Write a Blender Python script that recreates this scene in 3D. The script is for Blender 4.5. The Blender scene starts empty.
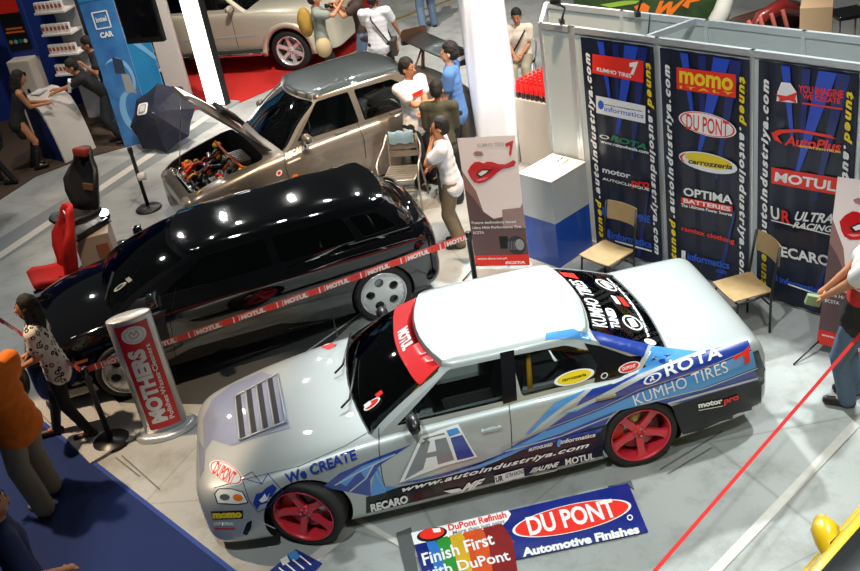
import bpy, bmesh, math, random
from mathutils import Vector as V, Matrix as M, Euler
from mathutils.bvhtree import BVHTree
from mathutils.geometry import tessellate_polygon
PI=math.pi; C=bpy.context.scene.collection; rnd=random.Random(7)
# ---------------------------------------------------------------- camera
FL,TH,RO,CH=1029.19,math.radians(29.874),math.radians(9.958),5.639
R0=V((1,0,0)); U0=V((0,math.sin(TH),math.cos(TH))); F0=V((0,math.cos(TH),-math.sin(TH)))
ir=R0*math.cos(RO)-U0*math.sin(RO); iu=R0*math.sin(RO)+U0*math.cos(RO)
cam=bpy.data.cameras.new('camera'); co=bpy.data.objects.new('camera',cam); C.objects.link(co)
mw=M(((ir.x,iu.x,-F0.x,0),(ir.y,iu.y,-F0.y,0),(ir.z,iu.z,-F0.z,CH),(0,0,0,1)))
co.matrix_world=mw; cam.sensor_width=36; cam.lens=FL/860*36; cam.clip_end=200; cam.clip_start=.1
bpy.context.scene.camera=co
CP=V((0,0,CH))
def ray(x,y): return (F0+ir*((x-430)/FL)-iu*((y-285.5)/FL))
def gp(x,y,z=0):
    d=ray(x,y); return CP+d*((z-CH)/d.z)
# ---------------------------------------------------------------- materials
def mat(name,col,rough=.5,metal=0,noise=0,nscale=20,col2=None,coat=0,bump=0,emit=0,spec=.5,sheen=0,trans=0,alpha=1):
    m=bpy.data.materials.new(name); m.use_nodes=True; nt=m.node_tree; b=nt.nodes['Principled BSDF']
    c=tuple(col)+(1,); b.inputs['Base Color'].default_value=c; b.inputs['Roughness'].default_value=rough
    b.inputs['Metallic'].default_value=metal; b.inputs['Coat Weight'].default_value=coat; b.inputs['Coat Roughness'].default_value=.03
    b.inputs['Specular IOR Level'].default_value=spec; b.inputs['Transmission Weight'].default_value=trans; b.inputs['Alpha'].default_value=alpha
    if sheen: b.inputs['Sheen Weight'].default_value=sheen
    if emit: b.inputs['Emission Color'].default_value=c; b.inputs['Emission Strength'].default_value=emit
    tc=nt.nodes.new('ShaderNodeTexCoord'); n=nt.nodes.new('ShaderNodeTexNoise'); n.inputs['Scale'].default_value=nscale; n.inputs['Detail'].default_value=4
    nt.links.new(tc.outputs['Object'],n.inputs['Vector'])
    if noise or col2:
        mx=nt.nodes.new('ShaderNodeMix'); mx.data_type='RGBA'
        mx.inputs[6].default_value=c
        mx.inputs[7].default_value=(tuple(col2)+(1,)) if col2 else tuple(min(1,x*(1-noise)) for x in col)+(1,)
        nt.links.new(n.outputs['Fac'],mx.inputs[0]); nt.links.new(mx.outputs[2],b.inputs['Base Color'])
    if bump:
        bp=nt.nodes.new('ShaderNodeBump'); bp.inputs['Strength'].default_value=bump; bp.inputs['Distance'].default_value=.01
        nt.links.new(n.outputs['Fac'],bp.inputs['Height']); nt.links.new(bp.outputs['Normal'],b.inputs['Normal'])
    return m
def hexc(r,g,b):
    f=lambda c:(c/255/12.92 if c<=10 else ((c/255+.055)/1.055)**2.4); return (f(r),f(g),f(b))
MT={}
def mm(name,*a,**k):
    if name not in MT: MT[name]=mat(name,*a,**k)
    return MT[name]
def glassmat(name,tint,gl=.03,refl=1.0):
    m=bpy.data.materials.new(name); m.use_nodes=True; nt=m.node_tree; nt.nodes.clear()
    o=nt.nodes.new('ShaderNodeOutputMaterial'); t=nt.nodes.new('ShaderNodeBsdfTransparent'); g=nt.nodes.new('ShaderNodeBsdfGlossy'); f=nt.nodes.new('ShaderNodeFresnel'); mx=nt.nodes.new('ShaderNodeMixShader')
    t.inputs[0].default_value=tuple(tint)+(1,); g.inputs['Roughness'].default_value=gl; g.inputs[0].default_value=(refl,refl,refl,1); f.inputs[0].default_value=1.5
    nt.links.new(f.outputs[0],mx.inputs[0]); nt.links.new(t.outputs[0],mx.inputs[1]); nt.links.new(g.outputs[0],mx.inputs[2]); nt.links.new(mx.outputs[0],o.inputs[0]); return m
WHITE=mm('white_paint',(.8,.8,.8),.45,noise=.05); BLACK=mm('black_plastic',(.012,.012,.014),.35,noise=.3); BLK=mm('black_vinyl',(.006,.006,.008),.25)
RED=mm('red_print',hexc(225,40,30),.4); DWHITE=mm('white_print',(.82,.82,.82),.4); ALU=mm('aluminium',(.72,.73,.75),.25,1,noise=.1)
STEEL=mm('galvanised',(.5,.52,.53),.35,.9,noise=.2); CHROME=mm('chrome',(.85,.85,.87),.08,1)
RUB=mm('tyre_rubber',(.012,.012,.012),.65,noise=.3,nscale=60,bump=.2)
DARK=mm('dark_interior',(.01,.01,.012),.6,noise=.4)
# ---------------------------------------------------------------- mesh collector
class G:
    def __init__(s): s.b=bmesh.new(); s.m=[]
    def mi(s,m):
        if m not in s.m: s.m.append(m)
        return s.m.index(m)
    def face(s,vs,m,smooth=False):
        try: f=s.b.faces.new(vs)
        except ValueError: return None
        f.material_index=s.mi(m); f.smooth=smooth; return f
    def poly(s,pts,m): return s.face([s.b.verts.new(p) for p in pts],m)
    def box(s,c,d,m,rot=None,bev=0):
        T=M.Translation(V(c))@((rot.to_matrix().to_4x4()) if rot is not None else M.Identity(4))@M.Diagonal((d[0],d[1],d[2],1))
        r=bmesh.ops.create_cube(s.b,size=1,matrix=T); fs=set(f for v in r['verts'] for f in v.link_faces); k=s.mi(m)
        for f in fs: f.material_index=k
        if bev:
            es=set(e for f in fs for e in f.edges)
            r=bmesh.ops.bevel(s.b,geom=list(es),offset=bev,segments=2,affect='EDGES',profile=.6)
            for f in r['faces']: f.material_index=k
        return s
    def tube(s,pts,r,m,n=8,cap=True):
        pts=[V(p) for p in pts]; rings=[]; rr=r if isinstance(r,(list,tuple)) else [r]*len(pts)
        up=None
        for i,p in enumerate(pts):
            t=(pts[min(i+1,len(pts)-1)]-pts[max(i-1,0)]).normalized()
            if up is None: up=V((0,0,1)) if abs(t.z)<.9 else V((1,0,0))
            a=t.cross(up)
            if a.length<1e-4: a=t.cross(V((0,1,0)))
            a.normalize(); b=t.cross(a).normalized(); up=b.cross(t)*1; up=-b if False else a.cross(t)
            rings.append([s.b.verts.new(p+(a*math.cos(2*PI*k/n)+b*math.sin(2*PI*k/n))*rr[i]) for k in range(n)])
        s.rings(rings,m,True,cap); return s
    def rings(s,rings,m,closed=True,cap=True,smooth=True):
        for A,B in zip(rings,rings[1:]):
            n=len(A)
            for k in range(n if closed else n-1): s.face([A[k],A[(k+1)%n],B[(k+1)%n],B[k]],m,smooth)
        if cap: s.face(list(reversed(rings[0])),m); s.face(rings[-1],m)
        return s
    def lathe(s,prof,m,c=(0,0,0),axis='z',n=32,cap=True,sx=1,sy=1):
        rings=[]
        for r,h in prof:
            rg=[]
            for k in range(n):
                a=2*PI*k/n; x,y=r*math.cos(a)*sx,r*math.sin(a)*sy
                p=(x,y,h) if axis=='z' else ((x,h,y) if axis=='y' else (h,x,y))
                rg.append(s.b.verts.new(V(c)+V(p)))
            rings.append(rg)
        s.rings(rings,m,True,cap); return s
    def prism(s,pts,ext,m):   # pts 3d polygon, ext vector
        a=[s.b.verts.new(p) for p in pts]; b=[s.b.verts.new(V(p)+V(ext)) for p in pts]
        s.rings([a,b],m,True,True,False); return s
    def ell(s,c,r,m,seg=16,rot=None):
        T=M.Translation(V(c))@((rot.to_matrix().to_4x4()) if rot is not None else M.Identity(4))@M.Diagonal((r[0],r[1],r[2],1))
        q=bmesh.ops.create_uvsphere(s.b,u_segments=seg,v_segments=max(6,seg//2),radius=1,matrix=T); k=s.mi(m)
        for f in set(f for v in q['verts'] for f in v.link_faces): f.material_index=k; f.smooth=True
        return s
    def sheet(s,P,m,closed=False):
        g=[[s.b.verts.new(p) for p in row] for row in P]; s.rings(g,m,closed,False); return s
    def mesh(s,name,recalc=True):
        if recalc: bmesh.ops.recalc_face_normals(s.b,faces=s.b.faces)
        me=bpy.data.meshes.new(name); s.b.to_mesh(me); s.b.free()
        for m in s.m: me.materials.append(m)
        return me
def link(name,me,parent=None,local=False):
    o=bpy.data.objects.new(name,me); C.objects.link(o)
    if parent is not None:
        o.parent=parent
        if not local:
            if parent.type=='EMPTY': me.transform(parent['_mi'] if False else MI[parent.name])
            else: me.transform(MI[parent.parent.name])
    return o
MI={}
def build(g,name,parent=None,local=False,recalc=True): return link(name,g.mesh(name,recalc),parent,local)
def tag(o,label=None,cat=None,group=None,kind=None):
    if label:o['label']=label
    if cat:o['category']=cat
    if group:o['group']=group
    if kind:o['kind']=kind
    return o
def thing(name,label,cat,loc,rz=0,group=None):
    o=bpy.data.objects.new(name,None); C.objects.link(o); o.location=loc; o.rotation_euler=(0,0,rz); o.empty_display_size=.1
    MI[o.name]=(M.Translation(V(loc))@M.Rotation(rz,4,'Z')).inverted(); return tag(o,label,cat,group)
def copy_tree(o,parent=None,cache=None):
    c=o.copy(); C.objects.link(c)
    if parent is not None: c.parent=parent
    for ch in list(o.children): copy_tree(ch,c)
    return c
# ---------------------------------------------------------------- text
_tc={}
def textgeo(s,bold=0,shear=0,space=1):
    k=(s,bold,shear,space)
    if k in _tc: return _tc[k]
    cu=bpy.data.curves.new('t','FONT'); cu.body=s; cu.size=1; cu.offset=bold; cu.shear=shear; cu.space_character=space; cu.fill_mode='FRONT'; cu.resolution_u=3
    o=bpy.data.objects.new('t',cu); C.objects.link(o); dg=bpy.context.evaluated_depsgraph_get(); dg.update()
    me=bpy.data.meshes.new_from_object(o.evaluated_get(dg)); vs=[(v.co.x,v.co.y) for v in me.vertices]; fs=[tuple(p.vertices) for p in me.polygons]
    bpy.data.objects.remove(o); bpy.data.curves.remove(cu); bpy.data.meshes.remove(me)
    x0=min(v[0] for v in vs);x1=max(v[0] for v in vs);asc=.72
    if s.lower()==s and not any(ch in 'bdfhklti0123456789/' for ch in s): asc=max(v[1] for v in vs)
    r=([((x-x0)/(x1-x0),y/asc) for x,y in vs],fs,(x1-x0)/asc); _tc[k]=r; return r
# a flat artwork surface: shapes are given in photo pixels or in plane units and turned into plane (a,b) coordinates
class Art:
    def __init__(s,O,ex,ey,proj=None,off=.003,toworld=None):
        s.O=V(O); s.ex=V(ex).normalized(); s.ey=V(ey).normalized(); s.n=s.ex.cross(s.ey); s.proj=proj; s.off=off; s.L=0
        s.g=G()
    def px(s,p):
        d=ray(*p); t=(s.O-CP).dot(s.n)/d.dot(s.n); q=CP+d*t-s.O; return (q.dot(s.ex),q.dot(s.ey))
    def new(s): s.g=G(); s.L=0; return s
    def put(s,vs,fs,m,sub=0):
        if s.proj and not sub: sub=.035
        b=bmesh.new(); bv=[b.verts.new((x,y,0)) for x,y in vs]
        for f in fs:
            try:b.faces.new([bv[i] for i in f])
            except ValueError: pass
        if sub:
            xs=[v[0] for v in vs]; ys=[v[1] for v in vs]
            for lo,hi,nn in ((min(xs),max(xs),(1,0,0)),(min(ys),max(ys),(0,1,0))):
                q=lo+sub*.5
                while q<hi:
                    bmesh.ops.bisect_plane(b,geom=list(b.verts)+list(b.edges)+list(b.faces),plane_co=(q if nn[0] else 0,q if nn[1] else 0,0),plane_no=nn); q+=sub
            bmesh.ops.triangulate(b,faces=b.faces)
        off=s.off+s.L*.0004; k=s.g.mi(m); mp={}
        for v in b.verts:
            w=s.proj(v.co.x,v.co.y,off) if s.proj else s.O+s.ex*v.co.x+s.ey*v.co.y+s.n*off
            if w is not None: mp[v]=s.g.b.verts.new(w)
        for f in b.faces:
            if all(v in mp for v in f.verts):
                try: q=s.g.b.faces.new([mp[v] for v in f.verts]); q.material_index=k; q.smooth=bool(s.proj)
                except ValueError: pass
        b.free(); s.L+=1; return s
    def poly(s,pts,m,px=True,sub=None):
        P=[s.px(p) for p in pts] if px else list(pts)
        tr=tessellate_polygon([[V((x,y,0)) for x,y in P]])
        return s.put(P,tr,m,(.04 if s.proj else 0) if sub is None else sub)
    def quad(s,a,b,w,h,m): return s.poly([(a,b),(a+w,b),(a+w,b+h),(a,b+h)],m,False)
    def ell(s,c,r,t,m,px=True,n=28,k=1):
        if px: c,r,t=s.px(c),s.px(r),s.px(t)
        c=V(c);r=(V(r)-c)*k;t=(V(t)-c)*k
        return s.poly([tuple(c+r*math.cos(2*PI*i/n)+t*math.sin(2*PI*i/n)) for i in range(n)],m,False)
    def text(s,tx,A,B,Ct,m,px=True,bold=.02,shear=0,space=1):
        if px:A,B,Ct=s.px(A),s.px(B),s.px(Ct)
        A,B,Ct=V(A),V(B),V(Ct); vs,fs,_=textgeo(tx,bold,shear,space)
        e=(B-A);h=(Ct-A)
        return s.put([tuple(A+e*x+h*y) for x,y in vs],fs,m,0)
    def line(s,pts,w,m,px=True):
        P=[V(s.px(p)) if px else V(p) for p in pts]
        for a,b in zip(P,P[1:]):
            if (b-a).length<1e-5: continue
            d=(b-a).normalized(); n=V((-d.y,d.x))*w/2; a2=a-d*w*.2; b2=b+d*w*.2
            s.poly([tuple(a2-n),tuple(b2-n),tuple(b2+n),tuple(a2+n)],m,False); s.L-=1
        s.L+=1; return s
    def done(s,name,parent=None,local=False):
        o=build(s.g,name,parent,local,recalc=False); s.new(); return o
# ---------------------------------------------------------------- modifiers baked
def bake(o):
    dg=bpy.context.evaluated_depsgraph_get(); dg.update()
    me=bpy.data.meshes.new_from_object(o.evaluated_get(dg)); old=o.data; o.modifiers.clear(); o.data=me; me.name=old.name
    return o
def tmp(g,name='tmp'):
    o=bpy.data.objects.new(name,g.mesh(name)); C.objects.link(o); return o
def boolean(o,cutters,op='DIFFERENCE'):
    for c in cutters:
        m=o.modifiers.new('b','BOOLEAN'); m.operation=op; m.object=c; m.solver='EXACT'; m.material_mode='TRANSFER'
    bake(o)
    return o
def rm(*os):
    for o in os:
        bpy.data.objects.remove(o)
def smooth_by_angle(me,ang=.6):
    b=bmesh.new(); b.from_mesh(me)
    for f in b.faces:f.smooth=True
    for e in b.edges: e.smooth = not(len(e.link_faces)==2 and e.calc_face_angle(0)>ang)
    b.to_mesh(me); b.free()
# ---------------------------------------------------------------- cars
def cat_rows(rows,n=3):
    out=[]
    for i in range(len(rows)-1):
        p0,p1,p2,p3=[rows[max(0,min(len(rows)-1,j))] for j in (i-1,i,i+1,i+2)]
        for k in range(n):
            t=k/n; out.append([ (2*b+(c-a)*t+(2*a-5*b+4*c-d)*t*t+(3*b-a-3*c+d)*t**3)/2 for a,b,c,d in zip(p0,p1,p2,p3)])
    out.append(rows[-1]); return out
def body_mesh(rows,paint,n=3):
    g=G(); R=[]
    for (u,w,zb,zs,zc,ws) in cat_rows(rows,n):
        H=zs-zb
        pts=[(w*.5,zb),(w*.86,zb),(w*.96,zb+.02),(w*.99,zb+.07),(w,zb+H*.3),(w,zb+H*.48),(w*.998,zb+H*.64),(w*.99,zb+H*.8),(w*.5*1+ws*.5+.012,zs-.035),(ws+.01,zs-.006),(ws-.03,zs+.006*1)]
        for q in (.85,.6,.3): pts.append((ws*q,zs+.006+(zc-zs)*(1-q*q)))
        ring=[V((u,y,z)) for y,z in pts]+[V((u,0,zc))]+[V((u,-y,z)) for y,z in reversed(pts)]+[V((u,0,zb))]
        R.append([g.b.verts.new(p) for p in ring])
    g.rings(R,paint); return g
def outline(uf,ur,b,bf,br,z,nf=9,ns=12,bul=.0):
    P=[]
    rc=.93
    for i in range(nf):
        y=-b*rc+2*b*rc*i/(nf-1); P.append((uf-bf*(y/b)**2,y))
    u1=uf-bf-.05;u2=ur+br+.05
    for i in range(ns):
        t=i/(ns-1); P.append((u1+(u2-u1)*t,b*(1+bul*math.sin(PI*t))))
    for i in range(nf):
        y=b*rc-2*b*rc*i/(nf-1); P.append((ur+br*(y/b)**2,y))
    for i in range(ns):
        t=i/(ns-1); P.append((u2+(u1-u2)*t,-b*(1+bul*math.sin(PI*t))))
    return [V((x,y,z)) for x,y in P]
def green(gh,paint,d=0,ext=0):
    # gh: list of (z,uf,ur,b), roof height
    g=G(); R=[]; lv=gh['lv']; L=[]
    for (z,uf,ur,b) in cat_rows([list(x) for x in lv],3): L.append((z-ext if z==lv[0][0] else z,uf-d,ur+d,b-d))
    for (z,uf,ur,b) in L: R.append([g.b.verts.new(p) for p in outline(uf,ur,b,gh['bf'],gh['br'],z,bul=gh.get('bul',.03))])
    z,uf,ur,b=L[-1]; cu=(uf+ur)/2; zr=gh['zr']-d
    base=outline(uf,ur,b,gh['bf'],gh['br'],z,bul=gh.get('bul',.03))
    for k,h in ((.985,.3),(.95,.55),(.88,.72),(.75,.86),(.55,.95),(.3,.99),(.05,1)):
        R.append([g.b.verts.new(V((cu+(p.x-cu)*(k*.35+.65 if k>.9 else k),p.y*k,z+(zr-z)*h))) for p in base])
    g.rings(R,paint); return g
def prism_side(poly,m,y0=-1.2,y1=1.2):
    g=G(); g.prism([(u,y0,z) for u,z in poly],(0,y1-y0,0),m); return tmp(g)
def rounded(poly,r=.03,n=3):
    out=[];N=len(poly)
    for i in range(N):
        a,b,c=V(poly[i-1]),V(poly[i]),V(poly[(i+1)%N]); d1=(a-b);d2=(c-b); q=min(r,d1.length*.4,d2.length*.4); p1=b+d1.normalized()*q;p2=b+d2.normalized()*q
        for k in range(n+1):
            t=k/n; out.append(tuple(p1*(1-t)**2+b*2*t*(1-t)+p2*t*t))
    return out
def prism_x(poly,m,x0,x1):
    g=G(); g.prism([(x0,y,z) for y,z in poly],(x1-x0,0,0),m); return tmp(g)
def wheel_meshes(style,R,w,rim,paint):
    rr=R*.80 if style!='suv' else R*.72
    t=G(); t.lathe([(rr*.96,-w/2+.01),(rr,-w/2),(rr+.012,-w/2-.004),(R-.03,-w/2-.006),(R-.008,-w/2+.012),(R,-w/2+.035),(R,w/2-.035),(R-.008,w/2-.012),(R-.03,w/2+.006),(rr+.012,w/2+.004),(rr,w/2),(rr*.96,w/2-.01)],RUB,axis='y',n=48,cap=False)
    for k in range(5):
        h=-w/2+.04+k*(w-.08)/4; t.lathe([(R+.001,h-.003),(R+.0012,h+.003)],DARK,axis='y',n=48,cap=False)
    r=G(); r.lathe([(rr*.97,w/2-.002),(rr*.99,w/2+.006),(rr*.95,w/2+.006),(rr*.92,w/2-.012),(rr*.9,w/2-.05),(rr*.88,-w/2+.01)],paint,axis='y',n=48,cap=False)
    y=w/2-.02
    if style=='disc5':
        pg=G(); pg.lathe([(.01,y-.03),(rr*.93,y-.03),(rr*.93,y),(rr*.84,y+.006),(rr*.36,y+.008),(.01,y+.010)],paint,axis='y',n=64); po=tmp(pg); cs=[]
        for k in range(5):
            a=2*PI*k/5+.2; cg=G(); cg.lathe([(rr*.185,y-.1),(rr*.185,y-.02),(rr*.21,y+.05)],paint,c=(rr*.55*math.cos(a),0,rr*.55*math.sin(a)),axis='y',n=24); cs.append(tmp(cg))
        boolean(po,cs); smooth_by_angle(po.data,.5); r.b.from_mesh(po.data); rm(po,*cs); r.mi(paint)
        for k in range(20):
            a=2*PI*k/20; r.lathe([(.006,0),(.006,.012),(.001,.014)],STEEL,c=(rr*.86*math.cos(a),y+.01,rr*.86*math.sin(a)),axis='y',n=6)
    else:
        ns=6 if style=='suv' else 5
        for k in range(ns):
            a=2*PI*k/ns+.3; A=[];B=[]
            for q,hw in ((.12,.10),(.3,.12),(.6,.105),(.8,.13),(.92,.20)):
                for lst,sg in ((A,-1),(B,1)): lst.append((q*rr*math.cos(a)-sg*hw*rr*math.sin(a),q*rr*math.sin(a)+sg*hw*rr*math.cos(a)))
            lo=y-.035; N=len(A)
            for i in range(N-1):
                o0=-.028*(1-i/(N-1)); o1=-.028*(1-(i+1)/(N-1))
                tv=[V((A[i][0],y+o0,A[i][1])),V((B[i][0],y+o0,B[i][1])),V((B[i+1][0],y+o1,B[i+1][1])),V((A[i+1][0],y+o1,A[i+1][1]))]
                bv=[p-V((0,.03,0)) for p in tv]; a_=[r.b.verts.new(p) for p in tv]; b_=[r.b.verts.new(p) for p in bv]; r.rings([a_,b_],paint,True,True,False)
        r.lathe([(rr*.25,y-.06),(rr*.25,y-.03),(rr*.2,y-.018),(rr*.06,y-.02),(rr*.05,y-.01),(.004,y-.008)],paint,axis='y',n=24)
        for k in range(5):
            a=2*PI*k/5; r.lathe([(.009,0),(.008,.014),(.001,.016)],STEEL,c=(rr*.15*math.cos(a),y-.022,rr*.15*math.sin(a)),axis='y',n=6)
    d=G(); d.lathe([(.03,-.01),(rr*.72,-.01),(rr*.72,.01),(.03,.01)],STEEL,axis='y',n=32); d.box((rr*.45,.0,rr*.45),(.09,.06,.14),mm('caliper',hexc(190,40,30),.4) if style=='five' else DARK,rot=Euler((0,-.78,0)),bev=.01)
    d.lathe([(rr*.9,-.03),(.02,-.03)],DARK,axis='y',n=24,cap=False)
    return t.mesh('tyre'),r.mesh('rim'),d.mesh('brake_disc')
def car(spec):
    x,y,yaw=spec['pose']; root=thing(spec['name'],spec['label'],'car',(x,y,0),math.radians(yaw))
    paint=spec['paint']; bo=tmp(body_mesh(spec['rows'],paint),'body')
    s=bo.modifiers.new('s','SUBSURF'); s.levels=s.render_levels=1; bake(bo)
    BV=[BVHTree.FromObject(bo,bpy.context.evaluated_depsgraph_get())]
    cut=[]; wb=spec['wb']; R=spec['R']; hz=R-.005; ra=R*spec.get('arch',1.09)
    for ux in (0,-wb):
        for sg in (1,-1):
            g=G(); g.lathe([(ra,.42*sg),(ra,1.1*sg)],DARK,c=(ux,0,hz),axis='y',n=40); cut.append(tmp(g))
    if spec.get('cabin'):
        u1,u2,hw,z0=spec['cabin']; g=G(); g.box(((u1+u2)/2,0,(z0+1.4)/2),(u1-u2,hw*2,1.4-z0),DARK); cut.append(tmp(g))
    if spec.get('bay'):
        u1,u2,hw,z0=spec['bay']; g=G(); P=rounded([(u1,-hw*.82),(u1,hw*.82),(u2,hw),(u2,-hw)],.12,4); g.prism([(a,b,z0) for a,b in P],(0,0,1),DARK); cut.append(tmp(g))
    for q in spec.get('cuts',[]):
        g=G(); q(g); cut.append(tmp(g))
    boolean(bo,cut); rm(*cut); smooth_by_angle(bo.data,.7)
    bo.name='body'; bo.parent=root; root['label']=spec['label']
    # greenhouse
    gh=spec['gh']; rp=spec.get('roofpaint',paint)
    def sub(g):
        return tmp(g)
    outer=tmp(green(gh,rp)); BV.append(BVHTree.FromObject(outer,bpy.context.evaluated_depsgraph_get()))
    shell=tmp(green(gh,rp)); inner=tmp(green(gh,DARK,.03,.1))
    sc_=[inner]; wins=[]
    ws=spec['ws']; rs=spec['rs']; mid=(gh['lv'][-1][1]+gh['lv'][-1][2])/2
    wc=prism_x(rounded([(-ws[0],ws[1]),(ws[0],ws[1]),(ws[2],ws[3]),(-ws[2],ws[3])],.05),DARK,mid,2.); wins.append(('windshield',wc,'x'))
    rc=prism_x(rounded([(-rs[0],rs[1]),(rs[0],rs[1]),(rs[2],rs[3]),(-rs[2],rs[3])],.05),DARK,mid,-6); wins.append(('rear_window',rc,'x'))
    for P in spec['win']:
        for sg in (1,-1):
            w=prism_side(rounded(P,.03),DARK,.15*sg,1.2*sg); wins.append(('side_window',w,sg))
    boolean(shell,sc_+[w[1] for w in wins]); smooth_by_angle(shell.data,.5); shell.name='roof_and_pillars'; shell.parent=root
    gi=tmp(green(gh,spec['glass'],.012,.1))
    for nm,w,k in wins:
        go=tmp(green(gh,spec['glass'],.006)); boolean(go,[gi]); m=go.modifiers.new('b','BOOLEAN'); m.operation='INTERSECT'; m.object=w; m.solver='EXACT'; m.material_mode='TRANSFER'; bake(go)
        go.data.materials.clear(); go.data.materials.append(spec['glass'])
        for p in go.data.polygons: p.material_index=0
        smooth_by_angle(go.data,.5); go.name=nm; go.parent=root
    rm(gi,inner,outer,*[w[1] for w in wins])
    # wheels
    tm,rim,dm=wheel_meshes(spec['wstyle'],R,spec.get('ww',.2),spec['rim'],spec['rim'])
    yw=spec['track']
    for ux,st in ((0,spec.get('steer',0)),(-wb,0)):
        for sg in (1,-1):
            t=bpy.data.objects.new('wheel',tm); C.objects.link(t); t.parent=root; t.location=(ux,yw*sg,R); t.rotation_euler=(0,rnd.uniform(0,1),(0 if sg>0 else PI)+math.radians(st))
            for nm,me in (('rim',rim),('brake_disc',dm)):
                q=bpy.data.objects.new(nm,me); C.objects.link(q); q.parent=t
    # interior
    if spec.get('cabin'):
        u1,u2,hw,z0=spec['cabin']; g=G(); dz=spec.get('dashz',.86)
        g.box((u1-.12,0,dz-.08),(.3,hw*1.98,.13),DARK,bev=.03); build(g,'dashboard',root,True)
        g=G(); c=V((u1-.42,.33,dz-.0))
        pts=[c+V((-.06*math.sin(a)*1.0,.17*math.cos(a),.16*math.sin(a))) for a in [2*PI*i/16 for i in range(17)]]; g.tube(pts,.014,DARK); g.tube([c,c+V((.2,0,-.08))],.03,DARK); g.tube([pts[0],c,pts[8]],.012,DARK); build(g,'steering_wheel',root,True)
        for sg in (1,-1):
            g=G(); g.box((u1-.85,.34*sg,z0+.2),(.5,.5,.16),spec.get('seatm',DARK),bev=.05); g.box((u1-1.15,.34*sg,z0+.5),(.14,.46,.62),spec.get('seatm',DARK),rot=Euler((0,-.25,0)),bev=.05); g.box((u1-1.22,.34*sg,z0+.82),(.1,.24,.16),spec.get('seatm',DARK),rot=Euler((0,-.25,0)),bev=.03); build(g,'seat',root,True)
    # mirrors
    for sg in (1,-1):
        mu,mv,mz=spec['mirror']; g=G(); g.ell((mu,(mv+.09)*sg,mz),(.055,.1,.065),spec.get('mirrorm',paint)); g.box((mu-.045,(mv+.1)*sg,mz),(.01,.15,.09),CHROME,bev=.004); g.tube([(mu,(mv+.03)*sg,mz-.02),(mu+.0,(mv-.04)*sg,mz-.05)],.02,BLACK); build(g,'side_mirror',root,True)
    root_m=M.Translation((x,y,0))@M.Rotation(math.radians(yaw),4,'Z')
    LC=root_m.inverted()@CP
    def hit(o,d):
        best=None
        for bv in BV:
            r=bv.ray_cast(o,d)
            if r[0] is not None and (best is None or (r[0]-o).length<(best[0]-o).length): best=r
        return best
    def side_art(sg=1,v=.84):
        # artwork seen from outside on the +v (left) side: a = -u on left side
        ex=(root_m.to_3x3()@V((-1*sg,0,0))); ey=V((0,0,1)); O=root_m@V((0,v*sg,0))
        def pr(a,b,off):
            q=V((-a*sg,v*sg,b)); h=hit(LC,(q-LC).normalized())
            if h is None: return None
            n=h[1]; n=n if n.dot(LC-q)>0 else -n
            return h[0]+n*off
        return Art(O,ex,ey,pr)
    def top_art(z=.8):
        ex=(root_m.to_3x3()@V((0,-1,0))); ey=(root_m.to_3x3()@V((1,0,0))); ex,ey=-ey,-ex   # a=-u, b=v?
        ex=root_m.to_3x3()@V((-1,0,0)); ey=root_m.to_3x3()@V((0,-1,0)); O=root_m@V((0,0,z))
        def pr(a,b,off):
            q=V((-a,-b,z)); h=hit(LC,(q-LC).normalized())
            if h is None:return None
            n=h[1]; n=n if n.z>0 else -n
            return h[0]+n*off
        return Art(O,ex,ey,pr)
    def front_art(u,sg=1):
        # seen from front (sg=1) or rear (-1): 
        ex=root_m.to_3x3()@V((0,1*sg,0)); ey=V((0,0,1)); O=root_m@V((u,0,0))
        def pr(a,b,off):
            h=hit(V((4*sg if sg>0 else -7,a*sg,b)),V((-sg,0,0)))
            if h is None:return None
            n=h[1]; n=n if n.x*sg>0 else -n
            return h[0]+n*off
        return Art(O,ex,ey,pr)
    return root,side_art,top_art,front_art,hit
def carpaint(name,col,metal=.6,rough=.35,coat=1,flake=.1):
    m=mat(name,col,rough,metal,noise=flake,nscale=900,coat=coat); return m
GLS=glassmat('tinted_glass',(.86,.9,.89)); GLD=glassmat('dark_glass',(.35,.42,.42)); 
# silver show car ------------------------------------------------
SIL=carpaint('silver_paint',hexc(180,186,186),.35,.4,1,.06)
S_rows=[(.835,.40,.24,.48,.50,.36),(.815,.58,.15,.56,.58,.50),(.74,.70,.11,.62,.65,.60),(.60,.77,.11,.655,.70,.66),(.3,.82,.12,.71,.765,.71),(0,.84,.12,.76,.815,.73),(-.6,.845,.11,.83,.865,.75),(-1.5,.845,.11,.86,.88,.75),(-2.6,.85,.12,.875,.885,.75),(-3.1,.85,.15,.88,.90,.75),(-3.5,.83,.19,.89,.915,.73),(-3.68,.79,.21,.885,.90,.71),(-3.76,.75,.25,.80,.82,.67),(-3.80,.66,.30,.66,.68,.58),(-3.81,.45,.36,.56,.58,.40)]
S_gh=dict(lv=[(.80,-.42,-3.25,.76),(.90,-.56,-3.08,.735),(1.05,-.83,-2.80,.665),(1.19,-1.13,-2.49,.59)],zr=1.262,bf=.13,br=.10,bul=.02)
S_win=[[(-.80,.885),(-1.28,1.18),(-1.71,1.18),(-1.73,.89)],[(-1.79,.89),(-1.77,1.18),(-2.20,1.165),(-2.52,1.03),(-2.56,.90)],[(-2.57,.91),(-2.57,.96),(-2.42,1.09),(-2.82,.965),(-2.86,.925)]]
S_win[2]=[(-2.60,.905),(-2.56,1.01),(-2.80,.965),(-2.86,.92)]
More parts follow.
